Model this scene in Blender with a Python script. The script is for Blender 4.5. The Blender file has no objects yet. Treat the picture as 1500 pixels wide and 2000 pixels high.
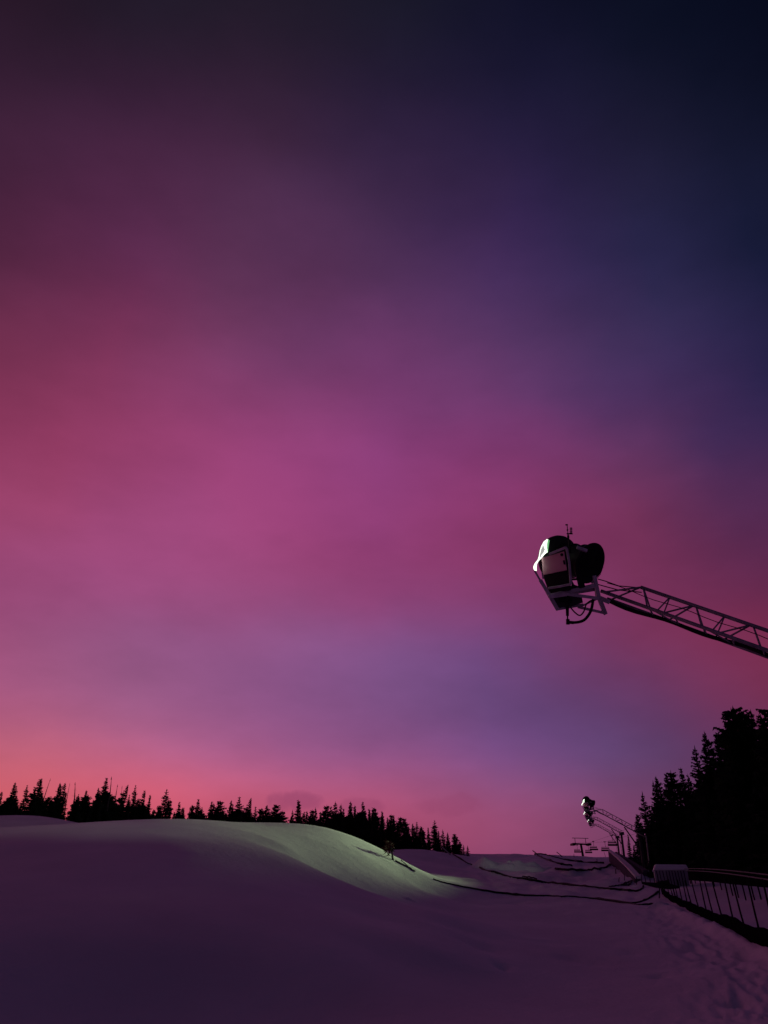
import bpy, math, random
import numpy as np
from mathutils import Vector

# ------------------------------------------------------------------ camera, sky, exposure
scene = bpy.context.scene
COL = scene.collection
EYE = 1.6                                    # camera height above the datum
PITCH = math.radians(25.9)
FPX = 1482.0                                 # focal length in pixels of the 1500 x 2000 photograph
cam_data = bpy.data.cameras.new('camera')
cam_data.sensor_fit = 'VERTICAL'
cam_data.sensor_height = 36.0
cam_data.lens = 36.0 * FPX / 2000.0
cam_data.clip_start = 0.1
cam_data.clip_end = 6000
cam = bpy.data.objects.new('camera', cam_data)
COL.objects.link(cam)
cam.location = (0, 0, EYE)
cam.rotation_euler = (math.radians(90) + PITCH, 0, 0)
scene.camera = cam
scene.view_settings.view_transform = 'Standard'
scene.view_settings.look = 'None'
scene.view_settings.exposure = 0.0
scene.view_settings.gamma = 1.0
scene.view_settings.use_curve_mapping = False
scene.cycles.max_bounces = 6
scene.cycles.sample_clamp_indirect = 2.0

SP, CP = math.sin(PITCH), math.cos(PITCH)


def ray(px, py):
    """direction (x, y, z) seen at a pixel of the photograph, scaled to y = 1"""
    x = (px - 750.0) / FPX
    v = (1000.0 - py) / FPX
    fy = CP - SP * v
    return Vector((x / fy, 1.0, (SP + CP * v) / fy))


def at_y(px, py, Y):
    r = ray(px, py)
    return Vector((r.x * Y, Y, EYE + r.z * Y))


def at_d(px, py, D):
    r = ray(px, py)
    h = math.hypot(r.x, 1.0)
    return Vector((r.x / h * D, D / h, EYE + r.z / h * D))


def s2l(c):
    c = np.asarray(c, float) / 255.0
    return np.where(c <= 0.04045, c / 12.92, ((c + 0.055) / 1.055) ** 2.4)


# dusk sky: afterglow low on the left, pink high cloud across the middle, night blue to the upper right
SKY_X = [0, 250, 500, 750, 1000, 1250, 1500]
SKY_Y = [0, 125, 250, 375, 500, 625, 750, 875, 1000, 1125, 1250, 1375, 1475, 1540, 1600, 1660]
SKY = np.array([
    [(38, 22, 36), (31, 26, 40), (32, 26, 40), (24, 24, 38), (15, 16, 36), (8, 13, 30), (6, 9, 26)],
    [(46, 26, 46), (42, 28, 46), (40, 28, 46), (34, 28, 52), (23, 22, 48), (14, 17, 36), (8, 12, 29)],
    [(60, 32, 54), (58, 32, 58), (56, 34, 58), (46, 32, 62), (33, 28, 58), (24, 23, 46), (13, 18, 38)],
    [(70, 35, 62), (76, 38, 68), (72, 42, 72), (60, 40, 73), (44, 33, 70), (34, 31, 59), (20, 24, 48)],
    [(90, 41, 72), (94, 44, 82), (86, 48, 82), (74, 46, 82), (56, 38, 84), (38, 36, 72), (20, 26, 54)],
    [(110, 46, 76), (120, 50, 86), (106, 56, 94), (96, 54, 98), (78, 50, 92), (52, 44, 82), (28, 30, 64)],
    [(126, 51, 84), (138, 58, 98), (132, 62, 110), (116, 58, 108), (94, 56, 104), (66, 44, 88), (40, 34, 74)],
    [(145, 58, 96), (150, 63, 108), (148, 64, 115), (138, 62, 120), (126, 56, 110), (86, 50, 92), (56, 36, 76)],
    [(158, 68, 108), (151, 69, 118), (151, 65, 117), (140, 61, 116), (136, 56, 105), (116, 50, 88), (80, 42, 82)],
    [(154, 74, 122), (156, 74, 124), (156, 71, 121), (147, 64, 115), (138, 58, 104), (122, 52, 92), (98, 42, 80)],
    [(164, 86, 130), (154, 90, 138), (144, 86, 136), (120, 78, 130), (106, 68, 120), (124, 54, 94), (120, 44, 76)],
    [(170, 90, 130), (160, 94, 138), (144, 86, 136), (122, 80, 132), (98, 68, 118), (98, 58, 102), (112, 46, 78)],
    [(192, 98, 118), (178, 95, 130), (162, 91, 138), (146, 86, 138), (112, 74, 130), (84, 62, 104), (94, 46, 80)],
    [(210, 98, 110), (202, 92, 114), (186, 90, 122), (166, 84, 124), (128, 76, 122), (100, 62, 100), (90, 44, 76)],
    [(212, 92, 98), (206, 84, 100), (192, 82, 108), (176, 80, 112), (150, 74, 112), (108, 60, 96), (90, 44, 76)],
    [(205, 85, 90), (200, 80, 95), (185, 78, 100), (165, 74, 108), (140, 70, 108), (110, 58, 92), (90, 44, 76)],
], float)
SKY_LIN = s2l(SKY)
BACK_HIGH = s2l((17, 16, 40))                # the sky behind the camera is already night
BACK_LOW = s2l((68, 46, 78))
SIDE_GLOW = s2l((196, 92, 104))          # the sun went down beyond the left edge of the picture


def sky_color(az, el):
    """linear colour of the dusk sky in a direction (degrees)"""
    a, e = math.radians(az), math.radians(el)
    d = np.array([math.sin(a) * math.cos(e), math.cos(a) * math.cos(e), math.sin(e)])
    fwd = d[1] * CP + d[2] * SP
    up = -d[1] * SP + d[2] * CP
    t = max(0.0, min(1.0, el / 50.0))
    back = BACK_LOW * (1 - t) + BACK_HIGH * t
    if az < -50 and el < 35:
        g = max(0.0, 1 - abs(az + 68) / 62.0) * max(0.0, 1 - max(el, 0) / 35.0)
        back = back * (1 - g) + SIDE_GLOW * g
    if fwd < 0.15:
        return back
    px = 750 + FPX * d[0] / fwd
    py = 1000 - FPX * up / fwd
    cx, cy = min(max(px, 0), 1500), min(max(py, 0), 1660)
    i = np.searchsorted(SKY_X, cx, 'right') - 1
    i = min(max(i, 0), len(SKY_X) - 2)
    j = np.searchsorted(SKY_Y, cy, 'right') - 1
    j = min(max(j, 0), len(SKY_Y) - 2)
    fx = (cx - SKY_X[i]) / (SKY_X[i + 1] - SKY_X[i])
    fy = (cy - SKY_Y[j]) / (SKY_Y[j + 1] - SKY_Y[j])
    c = (SKY_LIN[j, i] * (1 - fx) + SKY_LIN[j, i + 1] * fx) * (1 - fy) + \
        (SKY_LIN[j + 1, i] * (1 - fx) + SKY_LIN[j + 1, i + 1] * fx) * fy
    over = math.hypot(px - cx, max(0, cy - py)) / 1500.0
    k = min(1.0, over)
    if px < 0:
        k = min(1.0, over * 0.45)
    return c * (1 - k) + back * k


def build_world():
    w = bpy.data.worlds.new('World')
    scene.world = w
    w.use_nodes = True
    nt = w.node_tree
    nt.nodes.clear()
    N, L = nt.nodes.new, nt.links.new

    def math_node(op, a, b=None):
        n = N('ShaderNodeMath')
        n.operation = op
        for k, v in enumerate((a, b)):
            if v is None:
                continue
            if isinstance(v, (int, float)):
                n.inputs[k].default_value = v
            else:
                L(v, n.inputs[k])
        return n.outputs[0]

    tc = N('ShaderNodeTexCoord')
    # thin drifting wisps: the direction is bent a little by soft noise before it is looked up
    mp = N('ShaderNodeMapping')
    mp.inputs['Scale'].default_value = (1.0, 1.0, 1.6)
    mp.inputs['Rotation'].default_value = (0.0, 0.6, 0.0)
    L(tc.outputs['Generated'], mp.inputs['Vector'])
    nz = N('ShaderNodeTexNoise')
    nz.inputs['Scale'].default_value = 3.2
    nz.inputs['Detail'].default_value = 4
    nz.inputs['Roughness'].default_value = 0.5
    L(mp.outputs['Vector'], nz.inputs['Vector'])
    sub = N('ShaderNodeVectorMath'); sub.operation = 'SUBTRACT'
    sub.inputs[1].default_value = (0.5, 0.5, 0.5)
    L(nz.outputs['Color'], sub.inputs[0])
    scl = N('ShaderNodeVectorMath'); scl.operation = 'MULTIPLY'
    scl.inputs[1].default_value = (0.16, 0.10, 0.11)
    L(sub.outputs[0], scl.inputs[0])
    # the afterglow hugs the horizon: bend less there
    sx0 = N('ShaderNodeSeparateXYZ'); L(tc.outputs['Generated'], sx0.inputs[0])
    low = N('ShaderNodeMapRange'); low.inputs[1].default_value = 0.02; low.inputs[2].default_value = 0.35
    low.inputs[3].default_value = 0.15; low.inputs[4].default_value = 1.0
    L(sx0.outputs['Z'], low.inputs[0])
    scl2 = N('ShaderNodeVectorMath'); scl2.operation = 'SCALE'
    L(scl.outputs[0], scl2.inputs[0]); L(low.outputs[0], scl2.inputs['Scale'])
    add = N('ShaderNodeVectorMath'); add.operation = 'ADD'
    L(tc.outputs['Generated'], add.inputs[0]); L(scl2.outputs[0], add.inputs[1])
    nrm = N('ShaderNodeVectorMath'); nrm.operation = 'NORMALIZE'
    L(add.outputs[0], nrm.inputs[0])
    sx = N('ShaderNodeSeparateXYZ'); L(nrm.outputs[0], sx.inputs[0])
    az = math_node('MULTIPLY', math_node('ARCTAN2', sx.outputs['X'], sx.outputs['Y']), 180 / math.pi)
    el = math_node('MULTIPLY', math_node('ARCSINE', sx.outputs['Z']), 180 / math.pi)
    pos = math_node('DIVIDE', math_node('ADD', el, 6.0), 96.0)
    azs = [-180, -130, -95, -70, -52, -42, -34, -28, -23, -18, -13, -8, -4, 0, 4, 8, 12, 16, 20, 24, 28, 33, 40, 50, 65, 90, 130, 180]
    els = [-6, -2, 0, 1.5, 3, 4.5, 6, 7.5, 9, 11, 13, 15, 17, 19.5, 22, 25, 28, 31, 34, 38, 42, 46, 50, 54, 58, 62, 68, 75, 90]
    prev = None
    for k, a in enumerate(azs):
        r = N('ShaderNodeValToRGB')
        cr = r.color_ramp
        cr.interpolation = 'B_SPLINE'
        for q, e in enumerate(els):
            p = (e + 6.0) / 96.0
            if q == 0:
                s = cr.elements[0]; s.position = p
            elif q == len(els) - 1:
                s = cr.elements[-1]; s.position = p
            else:
                s = cr.elements.new(p)
            c = sky_color(a, e)
            s.color = (c[0], c[1], c[2], 1)
        L(pos, r.inputs[0])
        if prev is None:
            prev = r.outputs[0]
            continue
        m = N('ShaderNodeMapRange')
        m.interpolation_type = 'LINEAR'
        m.inputs[1].default_value = azs[k - 1]; m.inputs[2].default_value = a
        L(az, m.inputs[0])
        mx = N('ShaderNodeMix'); mx.data_type = 'RGBA'
        L(m.outputs[0], mx.inputs[0]); L(prev, mx.inputs[6]); L(r.outputs[0], mx.inputs[7])
        prev = mx.outputs[2]
    # faint streaks of cloud, brighter and dimmer
    mp2 = N('ShaderNodeMapping'); mp2.inputs['Scale'].default_value = (1.3, 1.3, 3.0)
    mp2.inputs['Rotation'].default_value = (0.1, 0.62, 0)
    L(tc.outputs['Generated'], mp2.inputs['Vector'])
    n2 = N('ShaderNodeTexNoise'); n2.inputs['Scale'].default_value = 2.6; n2.inputs['Detail'].default_value = 5
    n2.inputs['Roughness'].default_value = 0.55
    L(mp2.outputs['Vector'], n2.inputs['Vector'])
    mr = N('ShaderNodeMapRange'); mr.inputs[1].default_value = 0.3; mr.inputs[2].default_value = 0.7
    mr.inputs[3].default_value = 0.86; mr.inputs[4].default_value = 1.13
    L(n2.outputs['Fac'], mr.inputs[0])
    vm = N('ShaderNodeVectorMath'); vm.operation = 'SCALE'
    L(prev, vm.inputs[0]); L(mr.outputs[0], vm.inputs['Scale'])
    cur = vm.outputs[0]
    # small smoky clouds low over the tree line
    for (px, py, wid, hei, amt) in [(572, 1562, 2.1, 0.75, 0.5), (700, 1574, 2.3, 0.55, 0.35), (875, 1580, 2.6, 0.7, 0.25)]:
        d = ray(px, py)
        a0 = math.degrees(math.atan2(d.x, d.y)); e0 = math.degrees(math.atan2(d.z, math.hypot(d.x, 1)))
        da = math_node('DIVIDE', math_node('SUBTRACT', az, a0), wid)
        de = math_node('DIVIDE', math_node('SUBTRACT', el, e0), hei)
        r2 = math_node('ADD', math_node('MULTIPLY', da, da), math_node('MULTIPLY', de, de))
        n3 = N('ShaderNodeTexNoise'); n3.inputs['Scale'].default_value = 38; n3.inputs['Detail'].default_value = 4
        L(tc.outputs['Generated'], n3.inputs['Vector'])
        r3 = math_node('ADD', r2, math_node('MULTIPLY', math_node('SUBTRACT', n3.outputs['Fac'], 0.5), 3.0))
        m3 = N('ShaderNodeMapRange'); m3.interpolation_type = 'SMOOTHSTEP'
        m3.inputs[1].default_value = 1.4; m3.inputs[2].default_value = 0.2
        m3.inputs[3].default_value = 0.0; m3.inputs[4].default_value = amt
        L(r3, m3.inputs[0])
        mx = N('ShaderNodeMix'); mx.data_type = 'RGBA'
        L(m3.outputs[0], mx.inputs[0]); L(cur, mx.inputs[6])
        c = s2l((138, 62, 100)); mx.inputs[7].default_value = (c[0], c[1], c[2], 1)
        cur = mx.outputs[2]
    bg = N('ShaderNodeBackground')
    bg.inputs['Strength'].default_value = 1.0
    L(cur, bg.inputs['Color'])
    out = N('ShaderNodeOutputWorld')
    L(bg.outputs[0], out.inputs['Surface'])


build_world()

# ------------------------------------------------------------------ helpers
def principled(name, color, rough=0.6, metal=0.0, noise=0.0, nscale=8.0, bump=0.0, bscale=40.0, spec=0.5):
    m = bpy.data.materials.new(name)
    m.use_nodes = True
    nt = m.node_tree
    b = nt.nodes['Principled BSDF']
    b.inputs['Roughness'].default_value = rough
    b.inputs['Metallic'].default_value = metal
    b.inputs['Specular IOR Level'].default_value = spec
    b.inputs['Base Color'].default_value = (*color, 1)
    tc = nt.nodes.new('ShaderNodeTexCoord')
    if noise > 0:
        n = nt.nodes.new('ShaderNodeTexNoise')
        n.inputs['Scale'].default_value = nscale
        n.inputs['Detail'].default_value = 5
        nt.links.new(tc.outputs['Object'], n.inputs['Vector'])
        r = nt.nodes.new('ShaderNodeValToRGB')
        r.color_ramp.elements[0].position = 0.3
        r.color_ramp.elements[1].position = 0.7
        r.color_ramp.elements[0].color = (*[c * (1 - noise) for c in color], 1)
        r.color_ramp.elements[1].color = (*[min(1, c * (1 + noise)) for c in color], 1)
        nt.links.new(n.outputs['Fac'], r.inputs[0])
        nt.links.new(r.outputs[0], b.inputs['Base Color'])
    if bump > 0:
        n = nt.nodes.new('ShaderNodeTexNoise')
        n.inputs['Scale'].default_value = bscale
        n.inputs['Detail'].default_value = 6
        nt.links.new(tc.outputs['Object'], n.inputs['Vector'])
        bp = nt.nodes.new('ShaderNodeBump')
        bp.inputs['Strength'].default_value = bump
        bp.inputs['Distance'].default_value = 0.05
        nt.links.new(n.outputs['Fac'], bp.inputs['Height'])
        nt.links.new(bp.outputs[0], b.inputs['Normal'])
    return m


def emitter(name, color, strength):
    m = bpy.data.materials.new(name)
    m.use_nodes = True
    b = m.node_tree.nodes['Principled BSDF']
    b.inputs['Base Color'].default_value = (0.8, 0.8, 0.8, 1)
    b.inputs['Emission Color'].default_value = (*color, 1)
    b.inputs['Emission Strength'].default_value = strength
    return m


M = {
    'black': principled('black_paint', (0.012, 0.012, 0.014), 0.55, noise=0.3, nscale=6, spec=0.12),
    'steel': principled('galvanised_steel', (0.50, 0.49, 0.52), 0.6, 0.15, noise=0.25, nscale=9),
    'arm_steel': principled('weathered_steel', (0.28, 0.27, 0.30), 0.6, 0.2, noise=0.3, nscale=9),
    'dark_steel': principled('dark_steel', (0.05, 0.05, 0.055), 0.6, 0.3, noise=0.3, nscale=9),
    'panel': principled('pale_panel', (0.72, 0.38, 0.46), 0.4, 0.0, noise=0.06, nscale=5),
    'rubber': principled('hose_rubber', (0.010, 0.010, 0.011), 0.7, noise=0.2, nscale=12, spec=0.2),
    'bark': principled('bark', (0.035, 0.026, 0.022), 0.9, noise=0.3, nscale=12),
    'needles': principled('needles', (0.020, 0.030, 0.020), 0.9, noise=0.4, nscale=3, spec=0.1),
    'deadwood': principled('dead_wood', (0.05, 0.04, 0.038), 0.9, noise=0.3, nscale=10),
    'net': principled('dark_netting', (0.007, 0.006, 0.007), 0.95, noise=0.4, nscale=10, spec=0.0),
    'wood': principled('dark_wood', (0.014, 0.011, 0.013), 0.9, noise=0.4, nscale=10, spec=0.05),
    'rope': principled('pale_rope', (0.13, 0.14, 0.11), 0.7, noise=0.2, nscale=20),
    'pole': principled('pale_pole', (0.45, 0.42, 0.36), 0.7, noise=0.2, nscale=10),
    'padding': principled('barrier_padding', (0.09, 0.075, 0.10), 0.9, noise=0.3, nscale=3, spec=0.05),
    'white_box': principled('white_painted_metal', (0.36, 0.34, 0.38), 0.6, noise=0.1, nscale=4),
    'red_twig': principled('red_twig', (0.10, 0.02, 0.02), 0.9, noise=0.3, nscale=9),
    'lamp': emitter('lit_lamp', (0.90, 1.0, 0.82), 1.6),  # light falling on the cowl edge, put in as emission
    'lamp_rim': emitter('green_lamp_rim', (0.16, 0.55, 0.20), 0.8),  # green falloff of that light, also emission
    'lamp_glass': emitter('lamp_glass', (0.62, 0.66, 0.60), 0.55),  # dimmer lit surface inside the bright edge, also emission
}


def snow_material(name, bump=0.35):
    m = bpy.data.materials.new(name)
    m.use_nodes = True
    nt = m.node_tree
    b = nt.nodes['Principled BSDF']
    b.inputs['Roughness'].default_value = 0.75
    b.inputs['Specular IOR Level'].default_value = 0.2
    tc = nt.nodes.new('ShaderNodeTexCoord')
    n = nt.nodes.new('ShaderNodeTexNoise')
    n.inputs['Scale'].default_value = 0.35
    n.inputs['Detail'].default_value = 6
    nt.links.new(tc.outputs['Object'], n.inputs['Vector'])
    r = nt.nodes.new('ShaderNodeValToRGB')
    r.color_ramp.elements[0].position = 0.3
    r.color_ramp.elements[0].color = (0.70, 0.70, 0.72, 1)
    r.color_ramp.elements[1].position = 0.7
    r.color_ramp.elements[1].color = (0.82, 0.82, 0.83, 1)
    nt.links.new(n.outputs['Fac'], r.inputs[0])
    nt.links.new(r.outputs[0], b.inputs['Base Color'])
    n1 = nt.nodes.new('ShaderNodeTexNoise')
    n1.inputs['Scale'].default_value = 1.4
    n1.inputs['Detail'].default_value = 8
    n1.inputs['Roughness'].default_value = 0.6
    nt.links.new(tc.outputs['Object'], n1.inputs['Vector'])
    bp = nt.nodes.new('ShaderNodeBump')
    bp.inputs['Strength'].default_value = bump
    bp.inputs['Distance'].default_value = 0.09
    nt.links.new(n1.outputs['Fac'], bp.inputs['Height'])
    n4 = nt.nodes.new('ShaderNodeTexNoise')
    n4.inputs['Scale'].default_value = 9.0
    n4.inputs['Detail'].default_value = 6
    n4.inputs['Roughness'].default_value = 0.65
    nt.links.new(tc.outputs['Object'], n4.inputs['Vector'])
    bp2 = nt.nodes.new('ShaderNodeBump')
    bp2.inputs['Strength'].default_value = bump * 0.7
    bp2.inputs['Distance'].default_value = 0.07
    nt.links.new(n4.outputs['Fac'], bp2.inputs['Height'])
    nt.links.new(bp.outputs[0], bp2.inputs['Normal'])
    nt.links.new(bp2.outputs[0], b.inputs['Normal'])
    return m


M['snow'] = snow_material('snow', 0.45)
M['snow_rough'] = snow_material('rough_snow', 0.6)


class MB:
    """collects shapes and links them as ONE mesh object"""
    def __init__(self):
        self.v, self.f, self.smooth = [], [], []

    def add(self, verts, faces, smooth=False):
        o = len(self.v)
        self.v += [tuple(p) for p in verts]
        self.f += [tuple(i + o for i in f) for f in faces]
        self.smooth += [smooth] * len(faces)

    def tube(self, pts, r, n=8, cap=True):
        pts = [Vector(p) for p in pts]
        rs = r if isinstance(r, (list, tuple)) else [r] * len(pts)
        vs, fs = [], []
        ref = None
        for i, p in enumerate(pts):
            a = pts[max(0, i - 1)]; b = pts[min(len(pts) - 1, i + 1)]
            t = (b - a).normalized()
            if ref is None:
                ref = Vector((0, 0, 1)) if abs(t.z) < 0.9 else Vector((1, 0, 0))
            s = t.cross(ref).normalized()
            u = s.cross(t).normalized()
            ref = u
            for k in range(n):
                an = 2 * math.pi * k / n
                vs.append(p + s * (math.cos(an) * rs[i]) + u * (math.sin(an) * rs[i]))
        for i in range(len(pts) - 1):
            for k in range(n):
                fs.append((i * n + k, i * n + (k + 1) % n, (i + 1) * n + (k + 1) % n, (i + 1) * n + k))
        if cap:
            fs.append(tuple(reversed(range(n))))
            fs.append(tuple(range((len(pts) - 1) * n, len(pts) * n)))
        self.add(vs, fs, True)

    def beam(self, p0, p1, w, h, up=(0, 0, 1)):
        p0, p1 = Vector(p0), Vector(p1)
        t = (p1 - p0).normalized()
        up = Vector(up)
        if abs(t.dot(up.normalized())) > 0.95:
            up = Vector((0, 1, 0))
        s = t.cross(up).normalized() * (w / 2)
        u = s.cross(t).normalized() * (h / 2)
        vs = [p + a * s + b * u for p in (p0, p1) for a, b in ((-1, -1), (1, -1), (1, 1), (-1, 1))]
        self.add(vs, [(3, 2, 1, 0), (4, 5, 6, 7), (0, 1, 5, 4), (1, 2, 6, 5), (2, 3, 7, 6), (3, 0, 4, 7)])

    def prism(self, poly, off):
        """a flat polygon given real thickness along the vector off"""
        poly = [Vector(p) for p in poly]
        off = Vector(off)
        n = len(poly)
        vs = poly + [p + off for p in poly]
        fs = [tuple(reversed(range(n))), tuple(range(n, 2 * n))]
        fs += [(k, (k + 1) % n, n + (k + 1) % n, n + k) for k in range(n)]
        self.add(vs, fs)

    def lathe(self, origin, axis, prof, n=40, a0=0.0, a1=2 * math.pi, ref=(0, 0, 1)):
        origin, axis = Vector(origin), Vector(axis).normalized()
        s = axis.cross(Vector(ref)).normalized()
        u = s.cross(axis).normalized()
        full = abs(a1 - a0 - 2 * math.pi) < 1e-6
        m = n if full else n + 1
        vs, fs = [], []
        for (d, r) in prof:
            for k in range(m):
                an = a0 + (a1 - a0) * k / n
                vs.append(origin + axis * d + s * (math.cos(an) * r) + u * (math.sin(an) * r))
        for i in range(len(prof) - 1):
            for k in range(n):
                k2 = (k + 1) % m
                fs.append((i * m + k, i * m + k2, (i + 1) * m + k2, (i + 1) * m + k))
        self.add(vs, fs, True)

    def build(self, name, mat, parent=None, bevel=0.0):
        me = bpy.data.meshes.new(name)
        me.from_pydata(self.v, [], self.f)
        me.polygons.foreach_set('use_smooth', self.smooth)
        me.materials.append(mat)
        me.update()
        o = bpy.data.objects.new(name, me)
        COL.objects.link(o)
        if parent is not None:
            o.parent = parent
        if bevel > 0:
            b = o.modifiers.new('bevel', 'BEVEL')
            b.width = bevel; b.segments = 2; b.limit_method = 'ANGLE'
        return o


def tag(o, label=None, cat=None, group=None, kind=None):
    if label: o['label'] = label
    if cat: o['category'] = cat
    if group: o['group'] = group
    if kind: o['kind'] = kind
    return o


def empty(name, loc, rz=0.0):
    o = bpy.data.objects.new(name, None)
    COL.objects.link(o)
    o.location = loc
    o.rotation_euler = (0, 0, rz)
    o.empty_display_size = 0.3
    return o


def copy_tree(o, parent=None):
    c = o.copy()
    COL.objects.link(c)
    c.parent = parent
    for ch in o.children:
        copy_tree(ch, c)
    return c


# ------------------------------------------------------------------ snow terrain
# surveyed spots of the ski run: (column, row, distance in metres)
SPOTS = []
def col(px, *pts):
    for (py, D) in pts:
        SPOTS.append(at_d(px, py, D))

col(0, (2000, 11.6), (1850, 13.3), (1720, 17.5), (1650, 22.8), (1617, 30.5), (1632, 42), (1590, 60), (1612, 80))
col(85, (1588, 60))
col(150, (2000, 11.6), (1850, 13.3), (1730, 17), (1655, 22), (1611, 31), (1635, 44), (1606, 60), (1625, 80))
col(230, (1640, 45), (1640, 62))
col(300, (2000, 11.6), (1850, 13.3), (1740, 16.8), (1665, 20.8), (1620, 26.3), (1600, 33.5), (1640, 46), (1655, 70))
col(370, (1660, 21.2), (1615, 27.2), (1598, 35), (1640, 47))
col(430, (1655, 22.6), (1618, 28.6), (1603, 36))
col(500, (2000, 11.6), (1850, 13.7), (1750, 17.2), (1690, 21.2), (1655, 24.8), (1637, 28.2), (1613, 36.5), (1645, 48), (1668, 75))
col(560, (1740, 18.3), (1690, 22.2), (1668, 25.2), (1652, 28.6), (1612, 38), (1648, 49))
col(640, (2000, 11.6), (1850, 14.0), (1780, 17.0), (1738, 20.2), (1721, 22.0), (1717, 26.5), (1714, 28.1), (1688, 30.3), (1647, 34.4), (1611, 40), (1655, 50), (1680, 75))
col(700, (1850, 14.6), (1790, 17.6), (1760, 20.2), (1745, 21.7), (1742, 26.2), (1739, 28.2), (1702, 31.3), (1658, 36.2), (1630, 41), (1672, 51), (1687, 75))
col(760, (2000, 11.4), (1870, 14.6), (1800, 18.2), (1776, 20.2), (1763, 21.5), (1761, 26), (1758, 28.5), (1728, 32.8), (1688, 38.8), (1661, 43.6), (1694, 53), (1654, 72), (1690, 92))
col(800, (1649, 74), (1720, 45))
col(830, (1850, 15.6), (1800, 18.5), (1785, 19.8), (1776, 20.9), (1774, 26.5), (1770, 29.3), (1745, 36.5), (1720, 46), (1685, 60), (1658, 75), (1692, 95))
col(870, (1669, 82), (1700, 60), (1690, 110))
col(900, (1900, 15.2), (1820, 19.6), (1790, 22), (1787, 27), (1782, 30), (1758, 37), (1725, 48), (1695, 68), (1672, 95), (1667, 130))
col(1000, (2000, 11.5), (1900, 16), (1820, 23), (1765, 33), (1725, 48), (1692, 75), (1667, 118), (1671, 145), (1680, 190), (1692, 320))
col(1070, (1669, 116), (1686, 90), (1673, 145), (1684, 200))
col(1150, (2000, 12), (1900, 17), (1820, 23.5), (1772, 31), (1732, 45), (1702, 68), (1683, 92), (1679, 112), (1682, 140), (1686, 200), (1694, 320))
col(1250, (2000, 12.3), (1900, 16.8), (1820, 23), (1766, 33), (1727, 50), (1703, 66), (1688, 90), (1684, 112))
col(1350, (2000, 12), (1900, 16.3), (1810, 24), (1735, 42), (1714, 55), (1700, 75))
col(1500, (2000, 11), (1900, 15), (1790, 23), (1748, 28), (1722, 40), (1704, 65))
FENCE_A, FENCE_B = at_d(1340, 1762, 34.5), at_d(1500, 1846, 18.4)
for _t in (0.0, 0.2, 0.4, 0.55, 0.7, 0.85, 1.15):
    SPOTS.append(FENCE_A.lerp(FENCE_B, _t))
for azd in (-65, -50, -36):
    for D, z in ((5, 0.0), (11, 0.3), (22, 1.4), (36, 3.0), (60, 3.0), (110, 2.0)):
        SPOTS.append(Vector((math.sin(math.radians(azd)) * D, math.cos(math.radians(azd)) * D, z)))
for azd in (36, 50, 65):
    for D, z in ((5, 0.0), (12, 0.1), (24, 0.7), (45, 1.6), (80, 3.0), (130, 5.0)):
        SPOTS.append(Vector((math.sin(math.radians(azd)) * D, math.cos(math.radians(azd)) * D, z)))
for azd in (-120, -90, 90, 120, 150, 180, -150):
    for D, z in ((2, 0.0), (8, 0.0), (30, -0.3), (120, -2.0), (400, -6.0)):
        SPOTS.append(Vector((math.sin(math.radians(azd)) * D, math.cos(math.radians(azd)) * D, z)))
for azd in (-20, 0, 20):
    for D, z in ((1.5, 0.0), (4, 0.0), (7, 0.0)):
        SPOTS.append(Vector((math.sin(math.radians(azd)) * D, math.cos(math.radians(azd)) * D, z)))
for azd, z in ((-60, 2.0), (-40, 1.5), (-20, 1.0), (-5, 3.0), (30, 8), (45, 8), (60, 8)):
    for D in (180, 420):
        SPOTS.append(Vector((math.sin(math.radians(azd)) * D, math.cos(math.radians(azd)) * D, z)))


def uv_of(x, y):
    return np.arctan2(x, y), np.log(np.maximum(np.hypot(x, y), 1.0))


def tps_kernel(r2):
    return 0.5 * r2 * np.log(r2 + 1e-12)


_P = np.array([(p.x, p.y, p.z) for p in SPOTS])
_U, _V = uv_of(_P[:, 0], _P[:, 1])
_K = tps_kernel((_U[:, None] - _U[None]) ** 2 + (_V[:, None] - _V[None]) ** 2) + np.diag(np.where((np.abs(_U + 0.03) < 0.12) & (_V < math.log(29.5)) & (_V > math.log(12)), 8e-4, 6e-3))
_A = np.c_[np.ones_like(_U), _U, _V]
_S = np.block([[_K, _A], [_A.T, np.zeros((3, 3))]])
_W = np.linalg.solve(_S, np.r_[_P[:, 2], np.zeros(3)])


def base_height(x, y):
    x = np.atleast_1d(np.asarray(x, float)); y = np.atleast_1d(np.asarray(y, float))
    u, v = uv_of(x, y)
    out = np.empty_like(u)
    for i in range(0, len(u), 20000):
        a, b = u[i:i + 20000], v[i:i + 20000]
        k = tps_kernel((a[:, None] - _U[None]) ** 2 + (b[:, None] - _V[None]) ** 2)
        out[i:i + 20000] = k @ _W[:-3] + _W[-3] + _W[-2] * a + _W[-1] * b
    return out


_rng = np.random.default_rng(7)
_G = _rng.random((256, 256))


def vnoise(x, y):
    xi = np.floor(x).astype(int); yi = np.floor(y).astype(int)
    fx = x - xi; fy = y - yi
    fx = fx * fx * (3 - 2 * fx); fy = fy * fy * (3 - 2 * fy)
    g = lambda a, b: _G[a % 256, b % 256]
    return (g(xi, yi) * (1 - fx) + g(xi + 1, yi) * fx) * (1 - fy) + (g(xi, yi + 1) * (1 - fx) + g(xi + 1, yi + 1) * fx) * fy - 0.5


def fbm(x, y, o=4):
    t = 0; a = 1.0
    for k in range(o):
        t = t + a * vnoise(x * 2 ** k + 13.7 * k, y * 2 ** k + 7.1 * k)
        a *= 0.5
    return t


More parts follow.
